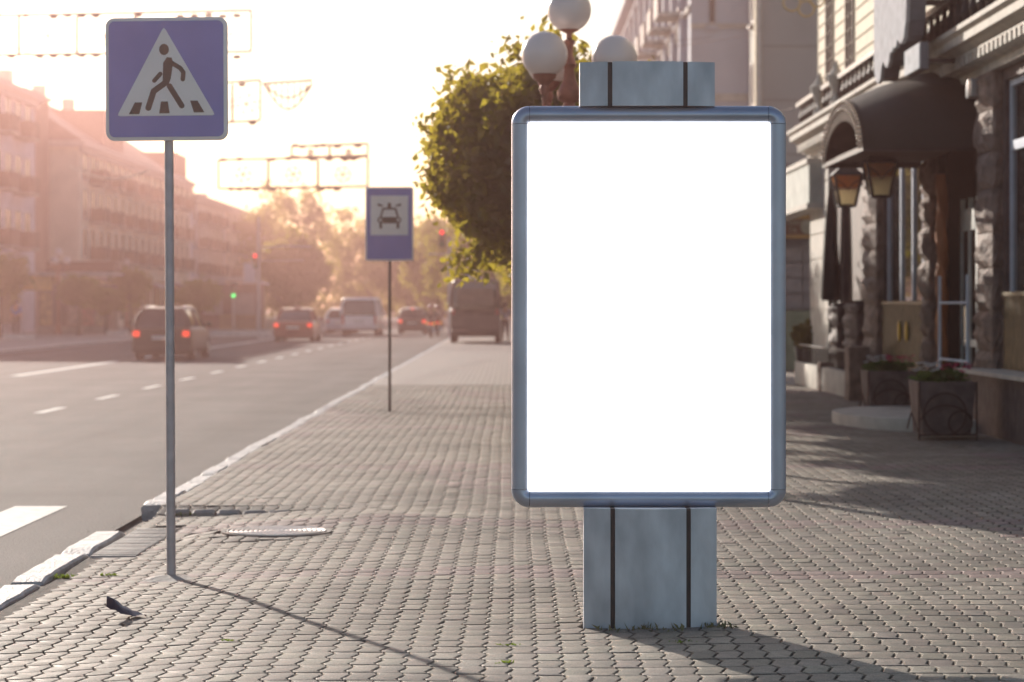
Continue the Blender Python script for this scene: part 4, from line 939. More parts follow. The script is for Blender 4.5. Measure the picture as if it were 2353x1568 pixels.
# street illumination frames hung over the road, and cables
wirem = mat('wire_frame', (.22, .16, .13), .6)
def frame(label, d, xa, xb, z0, z1, cells, bowl=False, seed=0):
    rr = random.Random(seed); org = ((xa + xb) / 2, d, z1); t = thing('light_frame', label, 'street decoration', org, group='light frames hung across the street')
    r = .031 * d / 80
    m = MB(org)
    if not bowl:
        for p, q_ in (((xa, z0), (xb, z0 + .1)), ((xa, z1), (xb, z1 + .15)), ((xa, z0), (xa, z1)), ((xb, z0 + .1), (xb, z1 + .15))): m.tube([(p[0], d, p[1]), (q_[0], d, q_[1])], r * 1.3, 6)
        for i in range(1, cells): x = xa + (xb - xa) * i / cells; m.tube([(x, d, z0), (x, d, z1)], r * 1.6, 6)
    else:
        m.tube([(xa, d, z1), (xb, d, z1 + .1)], r * 1.3, 6); m.tube([(xa + (xb - xa) * i / 16, d, z1 - (z1 - z0) * math.sin(math.pi * i / 16)) for i in range(17)], r, 6)
        m.tube([(xa + (xb - xa) * i / 16, d, z1 - .55 * (z1 - z0) * math.sin(math.pi * i / 16)) for i in range(17)], r, 6)
        for i in range(1, 8): x = xa + (xb - xa) * i / 8; m.tube([(x, d, z1), (x, d, z1 - (z1 - z0) * math.sin(math.pi * i / 8))], r * .8, 5)
    if not bowl:
        for i in range(cells):      # a snowflake of little bulbs in every cell
            cx = xa + (xb - xa) * (i + .5) / cells; cz = (z0 + z1) / 2; rad = (z1 - z0) * .34; f = MB(org)
            for k in range(6):
                a = k * math.pi / 3 + .2; f.tube([(cx, d, cz), (cx + rad * math.cos(a), d, cz + rad * math.sin(a))], r * .6, 5)
                for b_ in (-.5, .5): f.tube([(cx + rad * .6 * math.cos(a), d, cz + rad * .6 * math.sin(a)), (cx + rad * .9 * math.cos(a + b_), d, cz + rad * .9 * math.sin(a + b_))], r * .5, 5)
            f.build('snowflake', wirem, t)
        for i in range(int((xb - xa) / .35)):
            x = xa + .2 + i * .35
            if rr.random() < .6: m.ball((x, d, z1 + rr.gauss(0.03, .02)), r * 2.4, 6, 4, 2, 1, 1)
            if rr.random() < .5: m.ball((x, d, z0 + rr.gauss(0, .02)), r * 2.4, 6, 4, 2, 1, 1)
    m.build('frame', wirem, t)
    # suspension wires to both sides
    w_ = MB(org)
    w_.tube([(xa, d, z1), (-26.9, d + 4, z1 + 1.5)], .006, 4); w_.tube([(xb, d, z1), (7.0, d + 4, z1 + 2)], .006, 4)
    w_.build('suspension_wire', wirem, t)
frame('large light frame with snowflake outlines behind the crossing sign, nearest of three', 60, X(-90, 60), X(577, 60), Z(128, 60), Z(38, 60), 5, seed=1)
frame('faint bowl-shaped light garland frame right of the crossing sign', 80, X(605, 80), X(718, 80), Z(252, 80), Z(192, 80), 1, bowl=True, seed=2)
frame('faint square light frame touching the right edge of the crossing sign', 80.5, X(470, 80.5), X(598, 80.5), Z(284, 80.5), Z(194, 80.5), 2, seed=5)
frame('long light frame of three cells left above the car-symbol sign', 104, X(502, 104), X(845, 104), Z(434, 104), Z(368, 104), 3, seed=3)
frame('faint shallow light frame behind and above the three-cell frame', 122, X(670, 122), X(845, 122), Z(362, 122), Z(337, 122), 2, seed=4)
def cable(label, pts, r=.012, sag=0.0):
    (xa, ya, za), (xb, yb, zb) = pts; m = MB(((xa + xb) / 2, (ya + yb) / 2, (za + zb) / 2)); m.tube([(xa + (xb - xa) * i / 16, ya + (yb - ya) * i / 16, za + (zb - za) * i / 16 - sag * math.sin(math.pi * i / 16)) for i in range(17)], r, 5)
    return tag(m.build('overhead_cable', wirem if r < .03 else mat('lit_cable', (.75, .68, .55), .4), smooth=True), label, 'cable')
cable('thick pale cable sagging in front of the cream house', ((X(160, 100), 100, Z(383, 100)), (X(343, 100), 100, Z(392, 100))), .05, .42)
cable('thin cable slanting down from the top left corner', ((X(-60, 70), 70, Z(70, 70)), (X(420, 95), 95, Z(270, 95))), .016)
cable('faint overhead cable crossing the open sky, uppermost', ((X(700, 90), 90, Z(40, 90)), (7.5, 80, Z(-60, 80))), .010, .3)
cable('faint overhead cable crossing the open sky, below the uppermost', ((X(560, 120), 120, Z(215, 120)), (7.5, 75, Z(80, 75))), .010, .3)
cable('faint overhead cable passing above the car-symbol sign', ((X(845, 104), 104, Z(372, 104)), (7.0, 60, Z(250, 60))), .010, .2)

# ------------------------------------------------------------------ right-hand side: restaurant building
XF = 6.0
def D(px): return XF * F / (px - VX)
stone = mat('dark_stone', (.085, .062, .058), .75, 0, .3, 5, bump=.6, bscale=12)
rust = mat('rock_faced_stone', (.20, .145, .12), .8, 0, .35, 7, bump=1.0, bscale=16)
cream = mat('cream_brick', (.58, .52, .39), .8, 0, .08, 3, bump=.2)
pale = mat('pale_stone', (.50, .47, .42), .8, 0, .15, 4, bump=.4, bscale=20)
wood = mat('orange_wood', (.36, .13, .05), .45, 0, .3, 2, stretch=(8, 8, .6))
dwood = mat('brown_board', (.06, .035, .025), .6, 0, .3, 3)
wpaint = mat('white_paint', (.56, .60, .68), .8, 0, .08, 5, spec=.15)
sglass = glass('shop_glass', (.015, .018, .02), .03, 1.0)
org = (8, 35, 0); rt = thing('restaurant_building', 'dark stone restaurant front with cream upper storey along the right', 'building', org)
Y0, Y1 = 18.0, D(1875)
M = lambda: MB(org)
# ground floor wall with the openings left out
opens = [(D(2353) - 6, 29.35), (30.6, 34.0), (34.62, 38.9), (40.4, 43.7)]
w_ = M()
ycur = Y0
for a, b in opens:
    a = max(a, Y0 + .3); w_.box(XF, XF + .5, ycur, a, 0, 4.4)
    if (a, b) != (30.6, 34.0): w_.box(XF, XF + .5, a, b, 0, .68 if a < 30 else .55)
    w_.box(XF, XF + .5, a, b, 4.25 if a < 30 else 3.75, 4.4); ycur = b
w_.box(XF, XF + .5, ycur, Y1, 0, 4.4); w_.box(XF + .5, 13, Y0, Y1, 4.3, 4.4)
w_.build('ground_floor_wall', stone, rt)
M().box(XF + 3.0, XF + 3.2, Y0, Y1, 0, 4.3).box(XF + .5, XF + 3, Y1 - .2, Y1, 0, 4.3).box(XF + .5, XF + 3, Y0, Y0 + .2, 0, 4.3).box(XF + .5, XF + 3, Y0 + .2, Y1 - .2, -.02, .02).build('interior', mat('dark_interior', (.03, .022, .018), .8), rt)
M().box(XF + .05, XF + 8, Y0, Y1 + .0, 4.95, 12.5).build('upper_wall', cream, rt)
M().box(XF + .04, XF + .9, Y1 + .001, Y1 + .05, 0, 12.5).build('end_quoin', cream, rt)
# courses scored in the cream wall
c_ = M()
for z in np.arange(5.4, 9, .26): c_.box(XF + .03, XF + .051, Y0, Y1, z, z + .012)
c_.build('brick_course', mat('course_line', (.40, .33, .24), .8), rt)
facade_windows(rt, org, XF + .06, [D(1902), D(1948), 36.2, 32.5, 28.8, 25.0], [6.5], 1.0, 2.6, mat('reveal_brown', (.14, .09, .06), .7), sglass, -1)
# cornice
cp = [(XF + .1, 4.4), (XF - .12, 4.4), (XF - .12, 4.50), (XF - .20, 4.52), (XF - .20, 4.60), (XF - .38, 4.74), (XF - .46, 4.76), (XF - .46, 4.86), (XF - .52, 4.90), (XF - .52, 4.96), (XF + .1, 4.99)]
M().prism(cp, Y0, Y1 + .5).build('cornice', pale, rt)
dn = M(); cr = [(Y0 + .1, 4.66)]
yq = Y0 + .1
while yq < Y1 + .3: cr += [(yq, 4.53), (yq + .13, 4.53), (yq + .13, 4.64), (yq + .26, 4.64)]; yq += .26
cr += [(yq, 4.66)]
dv = [(XF - .33, p, z) for p, z in cr] + [(XF - .19, p, z) for p, z in cr]; nc = len(cr)
df = [(i, i + 1, nc + i + 1, nc + i) for i in range(nc - 1)]
for k in range(0, nc - 5, 4): df += [(1 + k, 2 + k, 3 + k, min(k + 4, nc - 1))] if False else []
top = len(dv); dv += [(XF - .33, p, 4.665) for p, z in cr] + [(XF - .19, p, 4.665) for p, z in cr]
df += [(i, top + i, top + i + 1, i + 1) for i in range(nc - 1)] + [(nc + i, nc + i + 1, top + nc + i + 1, top + nc + i) for i in range(nc - 1)]
dn.add(dv, df)
dn.build('dentil_course', pale, rt)
bs = M()
for y in np.arange(Y0 + .2, Y1, .5): bs.lathe([(.035, 5.02), (.05, 5.1), (.07, 5.18), (.035, 5.3), (.03, 5.4)], (XF - .32, y, 0), 8)
bs.box(XF - .4, XF - .24, Y0, Y1, 5.40, 5.48).build('parapet_railing', mat('iron_black', (.03, .028, .028), .5, .3), rt)
# rough pillars
def pillar(a, b, ztop, x=XF - .12, wd=.16, seed=0, m_=rust, zs=0.0):
    rr = random.Random(seed); m = M(); z = zs
    while z < ztop - .05:
        h = min(rr.uniform(.40, .58), ztop - z); n1, n2 = 5, 5
        # rock-faced block: front face towards -x and side towards the camera displaced
        def face(P0, U, Vv, N, amp):
            vs = []; fs = []
            for i in range(n1 + 1):
                for j in range(n2 + 1):
                    e = 1 if 0 < i < n1 and 0 < j < n2 else 0
                    vs.append(P0 + U * (i / n1) + Vv * (j / n2) + N * (e * rr.uniform(.02, amp)))
            for i in range(n1):
                for j in range(n2): a_ = i * (n2 + 1) + j; fs.append((a_, a_ + 1, a_ + n2 + 2, a_ + n2 + 1))
            m.add(vs, fs)
        gj = .015
        face(Vector((x, a, z + gj)), Vector((0, b - a, 0)), Vector((0, 0, h - gj)), Vector((-1, 0, 0)), .10)
        face(Vector((x, a, z + gj)), Vector((wd, 0, 0)), Vector((0, 0, h - gj)), Vector((0, -1, 0)), .06)
        m.box(x + .001, x + wd, a + .001, b, z + gj, z + h); m.box(x + .02, x + wd, a + .02, b - .02, z, z + gj); z += h
    return m.build('rock_pillar', m_, rt)
pillar(29.55, 30.53, 4.4, seed=1); pillar(34.05, 34.55, 3.8, seed=2); pillar(39.0, 40.3, 3.6, seed=3)
pillar(D(1984), D(1958), 1.55, seed=4, m_=stone); pillar(D(1938), D(1922), 1.55, seed=5, m_=stone)
# pale pilaster at the far end
pm = M()
for i in range(9): pm.box(XF - .14, XF + .02, D(1920), D(1878), .0 + i * .48 + .012, .0 + i * .48 + .47)
pm.box(XF - .12, XF + .01, D(1919), D(1879), 0, 4.35).build('pale_pilaster', pale, rt)
# plinth with ledge
M().box(XF - .45, XF - .005, Y0, 29.9, 0, .70).build('plinth', stone, rt)
M().box(XF - .52, XF - .003, Y0, 29.95, .702, .745).build('ledge', pale, rt)
# windows of the ground floor
def shopwin(a, b, z0, z1, bars, trans, cafe=None):
    m = M(); f = .08; xa, xb = XF + .05, XF + .13
    m.box(xa, xb, a, a + f, z0, z1); m.box(xa, xb, b - f, b, z0, z1); m.box(xa, xb, a + f, b - f, z1 - f, z1); m.box(xa, xb, a + f, b - f, z0, z0 + f)
    for y in bars: m.box(xa + .002, xb - .002, y - .05, y + .05, z0 + f, z1 - f)
    if trans: m.box(xa + .004, xb + .01, a + f, b - f, trans - .06, trans + .06)
    o = m.build('window_frame', wpaint, rt, bevel=.004)
    M().box(XF + .085, XF + .095, a + f, b - f, z0 + f, z1 - f).build('pane', sglass, o)
    if cafe:
        m = M(); y = a
        while y < b: m.box(XF - .03, XF - .01, y, y + .035, z0 - .1 if cafe < 1.7 else z0, cafe - .05); y += .085
        m.box(XF - .05, XF + .0, a, b, cafe - .05, cafe).build('brass_grille', mat('brass', (.17, .135, .075), .5, .4, .3, 6), o)
shopwin(opens[0][0], opens[0][1], .76, 4.25, [27.2, 25.4], 3.45, 1.68)
shopwin(opens[2][0], opens[2][1], .62, 3.75, [35.6, 36.5, 37.6], None, 1.58)
M().box(XF + .1, XF + .14, opens[3][0], opens[3][1], 1.6, 3.6).build('menu_board', dwood, rt)
m = M()
for i, y in enumerate((D(2092), D(2075))): m.ball((XF - .06, y, 1.12), .09, 10, 8, .3, .8, 1.8)
m.build('yellow_emblem', mat('emblem_yellow', (.7, .42, .03), .5), rt, smooth=True)
# doorway
a, b = opens[1]
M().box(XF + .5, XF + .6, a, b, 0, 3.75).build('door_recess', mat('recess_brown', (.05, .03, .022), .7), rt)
dx = XF + .30
m = M()
for y in (32.75, 33.3, 33.9): m.box(dx, dx + .06, y - .05, y + .05, .05, 3.0)
m.box(dx - .005, dx + .065, 32.75, 33.9, 2.55, 2.85); m.box(dx - .003, dx + .063, 32.75, 33.9, .05, .3); m.box(dx - .003, dx + .063, 32.75, 33.9, .95, 1.05)
do = m.build('door', mat('door_white', (.62, .64, .62), .5), rt, bevel=.004)
M().box(dx + .02, dx + .03, 32.75, 33.9, .3, 2.55).build('pane', glass('door_glass', (.05, .035, .03), .05), do)
M().tube([(dx - .06, 33.2, 1.0), (dx - .06, 33.2, 1.5)], .018, 8).build('handle', chrome, do, smooth=True)
# twisted wooden column
m = M(); n = 12; vs = []; fs = []; K = 70; cx0, cy0 = XF + .03, 33.86
for k in range(K + 1):
    z = .05 + 3.3 * k / K; ph = k * .42
    for i in range(n):
        a_ = 2 * math.pi * i / n; r = .075 + .022 * math.cos(3 * (a_ + ph / 3)); vs.append((cx0 + r * math.cos(a_), cy0 + r * math.sin(a_), z))
for k in range(K):
    for i in range(n): p = k * n + i; q2 = k * n + (i + 1) % n; fs.append((p, q2, q2 + n, p + n))
m.add(vs, fs); m.build('twisted_column', wood, rt, smooth=True, bang=80)
M().box(XF + .12, XF + .5, 33.96, 34.04, 0, 3.7).build('door_jamb', MATS['recess_brown'], rt)
# half-round step
m = M(); pts = [(XF - .01, 26.9 + .0)]
arc = [(XF - .01 - 1.85 * math.cos(t) ** .8 if math.cos(t) > 0 else XF - .01, 31.0 + 2.2 * math.sin(t)) for t in [R(-90 + 10 * i) for i in range(19)]]
m = MB((5, 31, 0)); m.prism(arc, -.02, .15, axis='z'); tag(m.build('door_step', pale, bevel=.015), 'low half-round stone step in front of the restaurant door', 'step')

# arched awning
t = thing('arched_awning', 'dark fabric arched awning over the restaurant door', 'awning', (5.2, 33, 3.6)); oA = (5.2, 33, 3.6)
aw = mat('awning_fabric', (.03, .03, .027), .7, 0, .2, 2, bump=.1, spec=.25); xa = 4.50; ya, yb = 30.9, 35.0; N = 20
def arch_pts(xp, top, y0, y1, z0=3.55, k=1.0): return [Vector((xp, (y0 + y1) / 2 - (y1 - y0) / 2 * math.cos(math.pi * i / N), z0 + (top - z0) * math.sin(math.pi * i / N))) for i in range(N + 1)]
rings = [arch_pts(xa, 4.28, ya + .05, yb), arch_pts(xa + .5, 4.50, ya + .02, yb + .1), arch_pts(xa + 1.0, 4.66, ya, yb + .2), arch_pts(XF - .02, 4.76, ya - .02, yb + .3)]
vs = [p for r_ in rings for p in r_]; fs = [(i * (N + 1) + j, i * (N + 1) + j + 1, (i + 1) * (N + 1) + j + 1, (i + 1) * (N + 1) + j) for i in range(3) for j in range(N)]
m = MB(oA); m.add(vs, fs); m.add([p * 1.0 + Vector((0, 0, -.015)) for p in vs], fs); m.build('canopy', aw, t, smooth=True)
m = MB(oA); r0 = arch_pts(xa - .01, 4.30, ya + .03, yb + .02); r1 = [Vector((xa - .01, p.y * .80 + (ya + yb) / 2 * .20, 3.55 + (p.z - 3.55) * .62)) for p in r0]
vs = r0 + r1 + [p + Vector((.03, 0, 0)) for p in r0 + r1]; n1 = N + 1
fs = [(j, j + 1, n1 + j + 1, n1 + j) for j in range(N)] + [(2 * n1 + j, 3 * n1 + j, 3 * n1 + j + 1, 2 * n1 + j + 1) for j in range(N)] + [(n1 + j, n1 + j + 1, 3 * n1 + j + 1, 3 * n1 + j) for j in range(N)]
m.add(vs, fs); m.build('valance', mat('valance_fabric', (.05, .036, .027), .9, 0, .3, 10, spec=.05), t, smooth=True)
bl = MB().ball((0, 0, 0), .02, 8, 6).build('bulb', mat('bulb_glass', (.75, .6, .45), .12, 0, 0), t, smooth=True); first_b = True
for row, (f1, f2) in enumerate(((.97, .98), (.86, .84))):
    for j in range(1, 34):
        a_ = math.pi * j / 34; o = bl if first_b else bl.copy()
        if not first_b: col.objects.link(o); o.parent = t
        first_b = False; o.location = (xa - .03 - oA[0], (ya + yb) / 2 - (yb - ya) / 2 * f1 * math.cos(a_) - oA[1], 3.55 + .74 * f2 * math.sin(a_) - oA[2])
m = MB(oA); 
m.box(xa + .03, XF - .05, ya + .05, ya + .09, 3.50, 3.58).box(xa + .03, XF - .05, yb - .05, yb - .01, 3.50, 3.58).box(xa, xa + .03, ya + .05, yb, 3.50, 3.56).build('support_bar', MATS['iron_black'], t)
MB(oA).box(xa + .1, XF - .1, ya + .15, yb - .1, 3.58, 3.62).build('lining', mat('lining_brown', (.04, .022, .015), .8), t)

# lanterns
amberg = leaf_mat('lantern_glass', (.72, .64, .48), .6, (1, .9, .65))
def lantern(x, y, zt, label, first=None):
    if first:
        o = copy_tree(first); o.location = (x, y, zt); o['label'] = label; return o
    t = thing('wall_lantern', label, 'lantern', (x, y, zt), 0, 'old style lanterns by the doorway'); ib = MATS['iron_black']
    def fr(r0, z0, r1, z1, n=4, rot=math.pi / 4):
        m = MB(); vs = [(r * math.cos(rot + k * math.pi / 2), r * math.sin(rot + k * math.pi / 2), z) for r, z in ((r0, z0), (r1, z1)) for k in range(4)]
        m.add(vs, [(k, (k + 1) % 4, 4 + (k + 1) % 4, 4 + k) for k in range(4)] + [(3, 2, 1, 0), (4, 5, 6, 7)]); return m
    fr(.35, -.24, .06, -.05).build('roof', ib, t); fr(.06, -.05, .02, .06).build('finial', ib, t)
    fr(.165, -.70, .285, -.245).build('glass_body', amberg, t)
    m = MB()
    for k in range(4):
        a_ = math.pi / 4 + k * math.pi / 2; b2 = a_ + math.pi / 2
        m.tube([(.17 * math.cos(a_), .17 * math.sin(a_), -.71), (.295 * math.cos(a_), .295 * math.sin(a_), -.24)], .024, 6)
        m.tube([(.17 * math.cos(a_), .17 * math.sin(a_), -.71), (.17 * math.cos(b2), .17 * math.sin(b2), -.71)], .02, 6)
        # pointed arch inside each pane
        p0 = Vector((.275 * math.cos(a_), .275 * math.sin(a_), -.30)); p1 = Vector((.275 * math.cos(b2), .275 * math.sin(b2), -.30)); mid = (Vector((.235 * math.cos(a_), .235 * math.sin(a_), -.46)) + Vector((.235 * math.cos(b2), .235 * math.sin(b2), -.46))) / 2
        m.tube([p0, p0.lerp(mid, .6) + Vector((0, 0, .02)), mid * 1.03, p1.lerp(mid, .6) + Vector((0, 0, .02)), p1], .007, 5)
    m.build('frame', ib, t)
    fr(.225, -.47, .288, -.246).build('shade', leaf_mat('lantern_shade', (.40, .20, .07), .6, (.8, .4, .15)), t)
    MB().tube([(0, 0, .04), (.05, 0, .14), (.25, .02, .2), (.55, .02, .1), (.9, .02, .12)], .018, 8).tube([(.2, .01, .19), (.35, .01, .05), (.5, .01, .0), (.62, .02, .1)], .012, 8).build('bracket', ib, t, smooth=True)
    return t
l1 = lantern(X(2022, 33.6), 33.6, Z(335, 33.6) + .0, 'black lantern with amber glass, the nearer one beside the doorway')
lantern(X(1945, 37.3), 37.3, Z(368, 37.3), 'black lantern with amber glass, the farther one left of the other', l1)

# shield-shaped hanging sign with dripping lower edge, and its small lamp box
ds1 = 32.0; O3 = (5.2, ds1, 5.0); t = thing('projecting_sign', 'large white shield-shaped sign with a dripping lower edge above the awning', 'sign', O3)
xs1 = 5.02; yN, yFr = xs1 * F / (2083 - VX), xs1 * F / (2008 - VX)
def zz(py, y): return Z(py, y)
dr = [(0, 4.9), (.02, 4.7), (.06, 4.58), (.13, 4.52), (.2, 4.56), (.25, 4.72), (.3, 4.78), (.36, 4.70), (.42, 4.66), (.47, 4.72), (.52, 4.86), (.57, 4.82), (.62, 4.88), (.68, 4.85), (.73, 4.95), (.78, 4.9), (.84, 4.86), (.92, 4.92), (.97, 5.1), (1, 5.4)]
poly = [(yFr + (yN - yFr) * u, z + .03) for u, z in dr] + [(yN, 6.1), (yN + .1, 6.3), (yFr - .1, 6.3), (yFr, 6.1)]
MB(O3).prism(poly, xs1, xs1 + .05, axis='x').build('face', mat('sign_shield', (.50, .51, .54), .95, spec=.05), t)
MB(O3).prism([((p[0] - (yN + yFr) / 2) * .98 + (yN + yFr) / 2, p[1] * 1.0 + .03) for p in poly], xs1 + .05, xs1 + .26, axis='x').build('case', mat('sign_case', (.16, .17, .20), .5), t)
MB(O3).box(xs1 + .26, XF + .05, (yN + yFr) / 2 - .04, (yN + yFr) / 2 + .04, 5.5, 5.58).build('bracket', MATS['iron_black'], t)
t = thing('lamp_box', 'small white square lamp box under the shield sign', 'lamp', (5.35, 30, 4.7)); O4 = (5.35, 30, 4.7)
xl = 5.12; y1_, y2_ = xl * F / (2112 - VX), xl * F / (2078 - VX)
MB(O4).box(xl, xl + .02, y1_, y2_, 4.50, 4.82).build('diffuser', mat('lamp_diffuser', (.55, .57, .6), .9, spec=.05), t)
MB(O4).box(xl + .02, xl + .12, y1_, y2_, 4.49, 4.83).build('case', MATS['sign_case'], t)
MB(O4).box(xl + .12, XF - .10, (y1_ + y2_) / 2 - .03, (y1_ + y2_) / 2 + .03, 4.62, 4.68).build('bracket', MATS['iron_black'], t)
t = thing('wall_floodlight', 'small grey box floodlight on the wall above the awning end', 'lamp', (5.85, 30.9, 4.2)); O5 = (5.85, 30.9, 4.2)
MB(O5).box(5.74, 5.86, 30.2, 30.55, 4.38 - .25, 4.36).build('case', mat('flood_grey', (.3, .31, .33), .4, .3), t, bevel=.015)
MB(O5).box(5.86, 5.995, 30.33, 30.42, 4.18, 4.25).build('bracket', MATS['iron_black'], t)

# planters with flowers
rusty = mat('rusty_iron', (.07, .045, .035), .7, .3, .3, 20)
box_s = mat('planter_stone', (.13, .10, .095), .8, 0, .25, 6, bump=.6, bscale=25)
flp = mat('petal_pink', (.65, .05, .16), .6); flw = mat('petal_white', (.75, .72, .72), .6)
def planter(x0, x1, y0, h, label, seed):
    yd = .75; org_ = ((x0 + x1) / 2, y0 + yd / 2, 0); t = thing('flower_planter', label, 'planter', org_, 0, 'stone flower planters by the doorway')
    m = MB(org_); ins = .05
    vs = [(x0 + ins, y0 + ins, .06), (x1 - ins, y0 + ins, .06), (x1 - ins, y0 + yd - ins, .06), (x0 + ins, y0 + yd - ins, .06), (x0, y0, h), (x1, y0, h), (x1, y0 + yd, h), (x0, y0 + yd, h), (x0 + .05, y0 + .05, h), (x1 - .05, y0 + .05, h), (x1 - .05, y0 + yd - .05, h), (x0 + .05, y0 + yd - .05, h), (x0 + .05, y0 + .05, h - .06), (x1 - .05, y0 + .05, h - .06), (x1 - .05, y0 + yd - .05, h - .06), (x0 + .05, y0 + yd - .05, h - .06)]
    fs = [(3, 2, 1, 0)] + [(k, (k + 1) % 4, 4 + (k + 1) % 4, 4 + k) for k in range(4)] + [(4 + k, 4 + (k + 1) % 4, 8 + (k + 1) % 4, 8 + k) for k in range(4)] + [(8 + k, 8 + (k + 1) % 4, 12 + (k + 1) % 4, 12 + k) for k in range(4)] + [(12, 13, 14, 15)]
    m.add(vs, fs); m.build('trough', box_s, t, bevel=.008)
    m = MB(org_); w2 = x1 - x0
    def ring(cx, cz, r, a0=0, a1=360): m.tube([(cx + r * math.cos(R(a0 + (a1 - a0) * i / 24)), y0 - .015, cz + r * math.sin(R(a0 + (a1 - a0) * i / 24))) for i in range(25)], .009, 6)
    ring((x0 + x1) / 2 - .05 * w2, h * .45, h * .36); ring((x0 + x1) / 2 + .22 * w2, h * .3, h * .2); ring((x0 + x1) / 2 - .02, h * .1, h * .5, 30, 150)
    for xx in (x0 + .0, x1 - .0): m.tube([(xx, y0 - .01, 0), (xx, y0 - .01, h)], .012, 6)
    m.tube([(x0, y0 - .01, .06), (x1, y0 - .01, .06)], .012, 6); m.tube([(x0 - .01, y0, .1), (x0 - .03, y0 + .35, .3), (x0 - .01, y0 + yd, .1)], .009, 6)
    m.build('scrollwork', rusty, t, smooth=True)
    V, Fc = leaves(1500, w2 * .48, yd * .42, .10, h + .04, .06, 40, .6, .15, seed); npmesh('foliage', V, Fc, leaf_mat('planter_leaf%d' % seed, (.06, .12, .03), .4), t).location = (0, 0, 0)
    r_ = random.Random(seed)
    for nm, mm, cnt, xr_ in (('pink_flowers', flp, 26, (-.05, .5)), ('white_flowers', flw, 26, (-.5, -.1))):
        m = MB()
        for i in range(cnt):
            cx, cy, cz = r_.uniform(*xr_) * w2, r_.uniform(-.48, .4) * yd, h + r_.uniform(.10, .2)
            for k in range(5):
                a_ = k * 1.257 + r_.random(); u = Vector((math.cos(a_), math.sin(a_) * .6, .45)) * .045; v = Vector((-math.sin(a_), math.cos(a_), 0)) * .022; c0 = Vector((cx, cy, cz))
                m.add([c0, c0 + u * .6 + v, c0 + u, c0 + u * .6 - v], [(0, 1, 2, 3)])
        tag(m.build(nm, mm, t), kind='stuff')
    return t
planter(X(2105, 27.4), X(2236, 27.4), 27.2, .66, 'stone flower planter with iron scrolls nearest the camera, beside the step', 5)
planter(X(1995, 33.0), X(2108, 33.0), 33.0, .62, 'stone flower planter behind the half-round step, farther of the two', 6)
# white handrail
t = thing('white_handrail', 'thin white metal handrail rising beside the nearer planter', 'handrail', (5.72, 30.2, 0)); O6 = (5.72, 30.2, 0)
MB(O6).tube([(5.66, 30.0, .1), (5.66, 30.0, 1.9)], .022, 8).build('post', wpaint, t, smooth=True)
MB(O6).tube([(5.60, 31.6, .15), (5.60, 31.6, 1.9)], .022, 8).build('post', wpaint, t, smooth=True)
MB(O6).tube([(5.66, 29.95, .82), (5.60, 31.65, .82)], .018, 8).tube([(5.66, 29.95, 1.55), (5.60, 31.65, 1.55)], .018, 8).build('rail', wpaint, t, smooth=True)
# terrace wall with railing
t = thing('terrace_wall', 'low pale stone terrace wall with black railing and tables edge', 'wall', (5.8, 43, 0)); O7 = (5.8, 43, 0)
m = MB(O7)
for i, (a, b) in enumerate(((38.9, 42.9), (43.35, 46.9))): m.box(5.50, 5.72, a, b, 0, .42)
m.build('masonry', pale, t, bevel=.01)
MB(O7).box(5.48, 5.74, 42.9, 43.35, 0, .5).build('pier', mat('pier_brown', (.14, .09, .07), .8), t)
MB(O7).box(5.36, 5.70, 38.4, 38.9, 0, .86).build('end_pier', rust, t, bevel=.02)
m = MB(O7)
for i in range(32): m.box(5.60, 5.62, 39.0 + i * .245, 39.02 + i * .245, .42, .74)
m.box(5.58, 5.64, 38.95, 46.9, .74, .77).build('railing', MATS['iron_black'], t)
# potted bushes
def bush(x, y, r, label, seed):
    t = thing('potted_bush', label, 'potted plant', (x, y, 0), 0, 'round bushes in tall black pots')
    MB().lathe([(.12, 0), (.14, .02), (.21, .58), (.225, .6), (.225, .64), (.19, .64), (.18, .58)], n=24).build('pot', mat('pot_black', (.02, .02, .022), .35), t, smooth=True, bang=40)
    V, Fc = leaves(4200, r, r, r * .95, .62 + r * .85, .045, 120, .25, .09, seed); npmesh('foliage', V, Fc, leaf_mat('bush_leaf%d' % seed, (.085, .075, .025), .35), t)
    MB().tube([(0, 0, .5), (0, 0, .62 + r * .8)], .03, 8).build('stem', BARK, t)
bush(X(1850, 50.5), 50.5, .30, 'round brownish bush in a black pot, the one farther left', 71)
bush(X(1890, 46.2) - .02, 47.4, .34, 'larger round brownish bush in a black pot beside the terrace wall', 72)
# folded parasol
t = thing('folded_parasol', 'folded black parasol standing by the pale pilaster', 'parasol', (X(1908, 44.2), 44.2, 0))
MB().cyl((0, 0, 0), (0, 0, 3.8), .025, n=10).build('pole', MATS['iron_black'], t, smooth=True)
vs = []; fs = []; n = 20
for k, (z, r) in enumerate(((3.65, .03), (3.2, .08), (2.4, .13), (1.65, .17), (1.6, .13))):
    for i in range(n): a_ = 2 * math.pi * i / n; rr_ = r * (1 + .22 * math.cos(5 * a_)); vs.append((rr_ * math.cos(a_), rr_ * math.sin(a_), z))
for k in range(4):
    for i in range(n): a_ = k * n + i; b_ = k * n + (i + 1) % n; fs.append((a_, b_, b_ + n, a_ + n))
MB().add(vs, fs).build('canopy', mat('parasol_black', (.018, .018, .02), .8), t, smooth=True, bang=80)
MB().lathe([(.28, 0), (.28, .07), (.05, .1), (.05, .3)], n=20).build('base', conc, t, smooth=True)

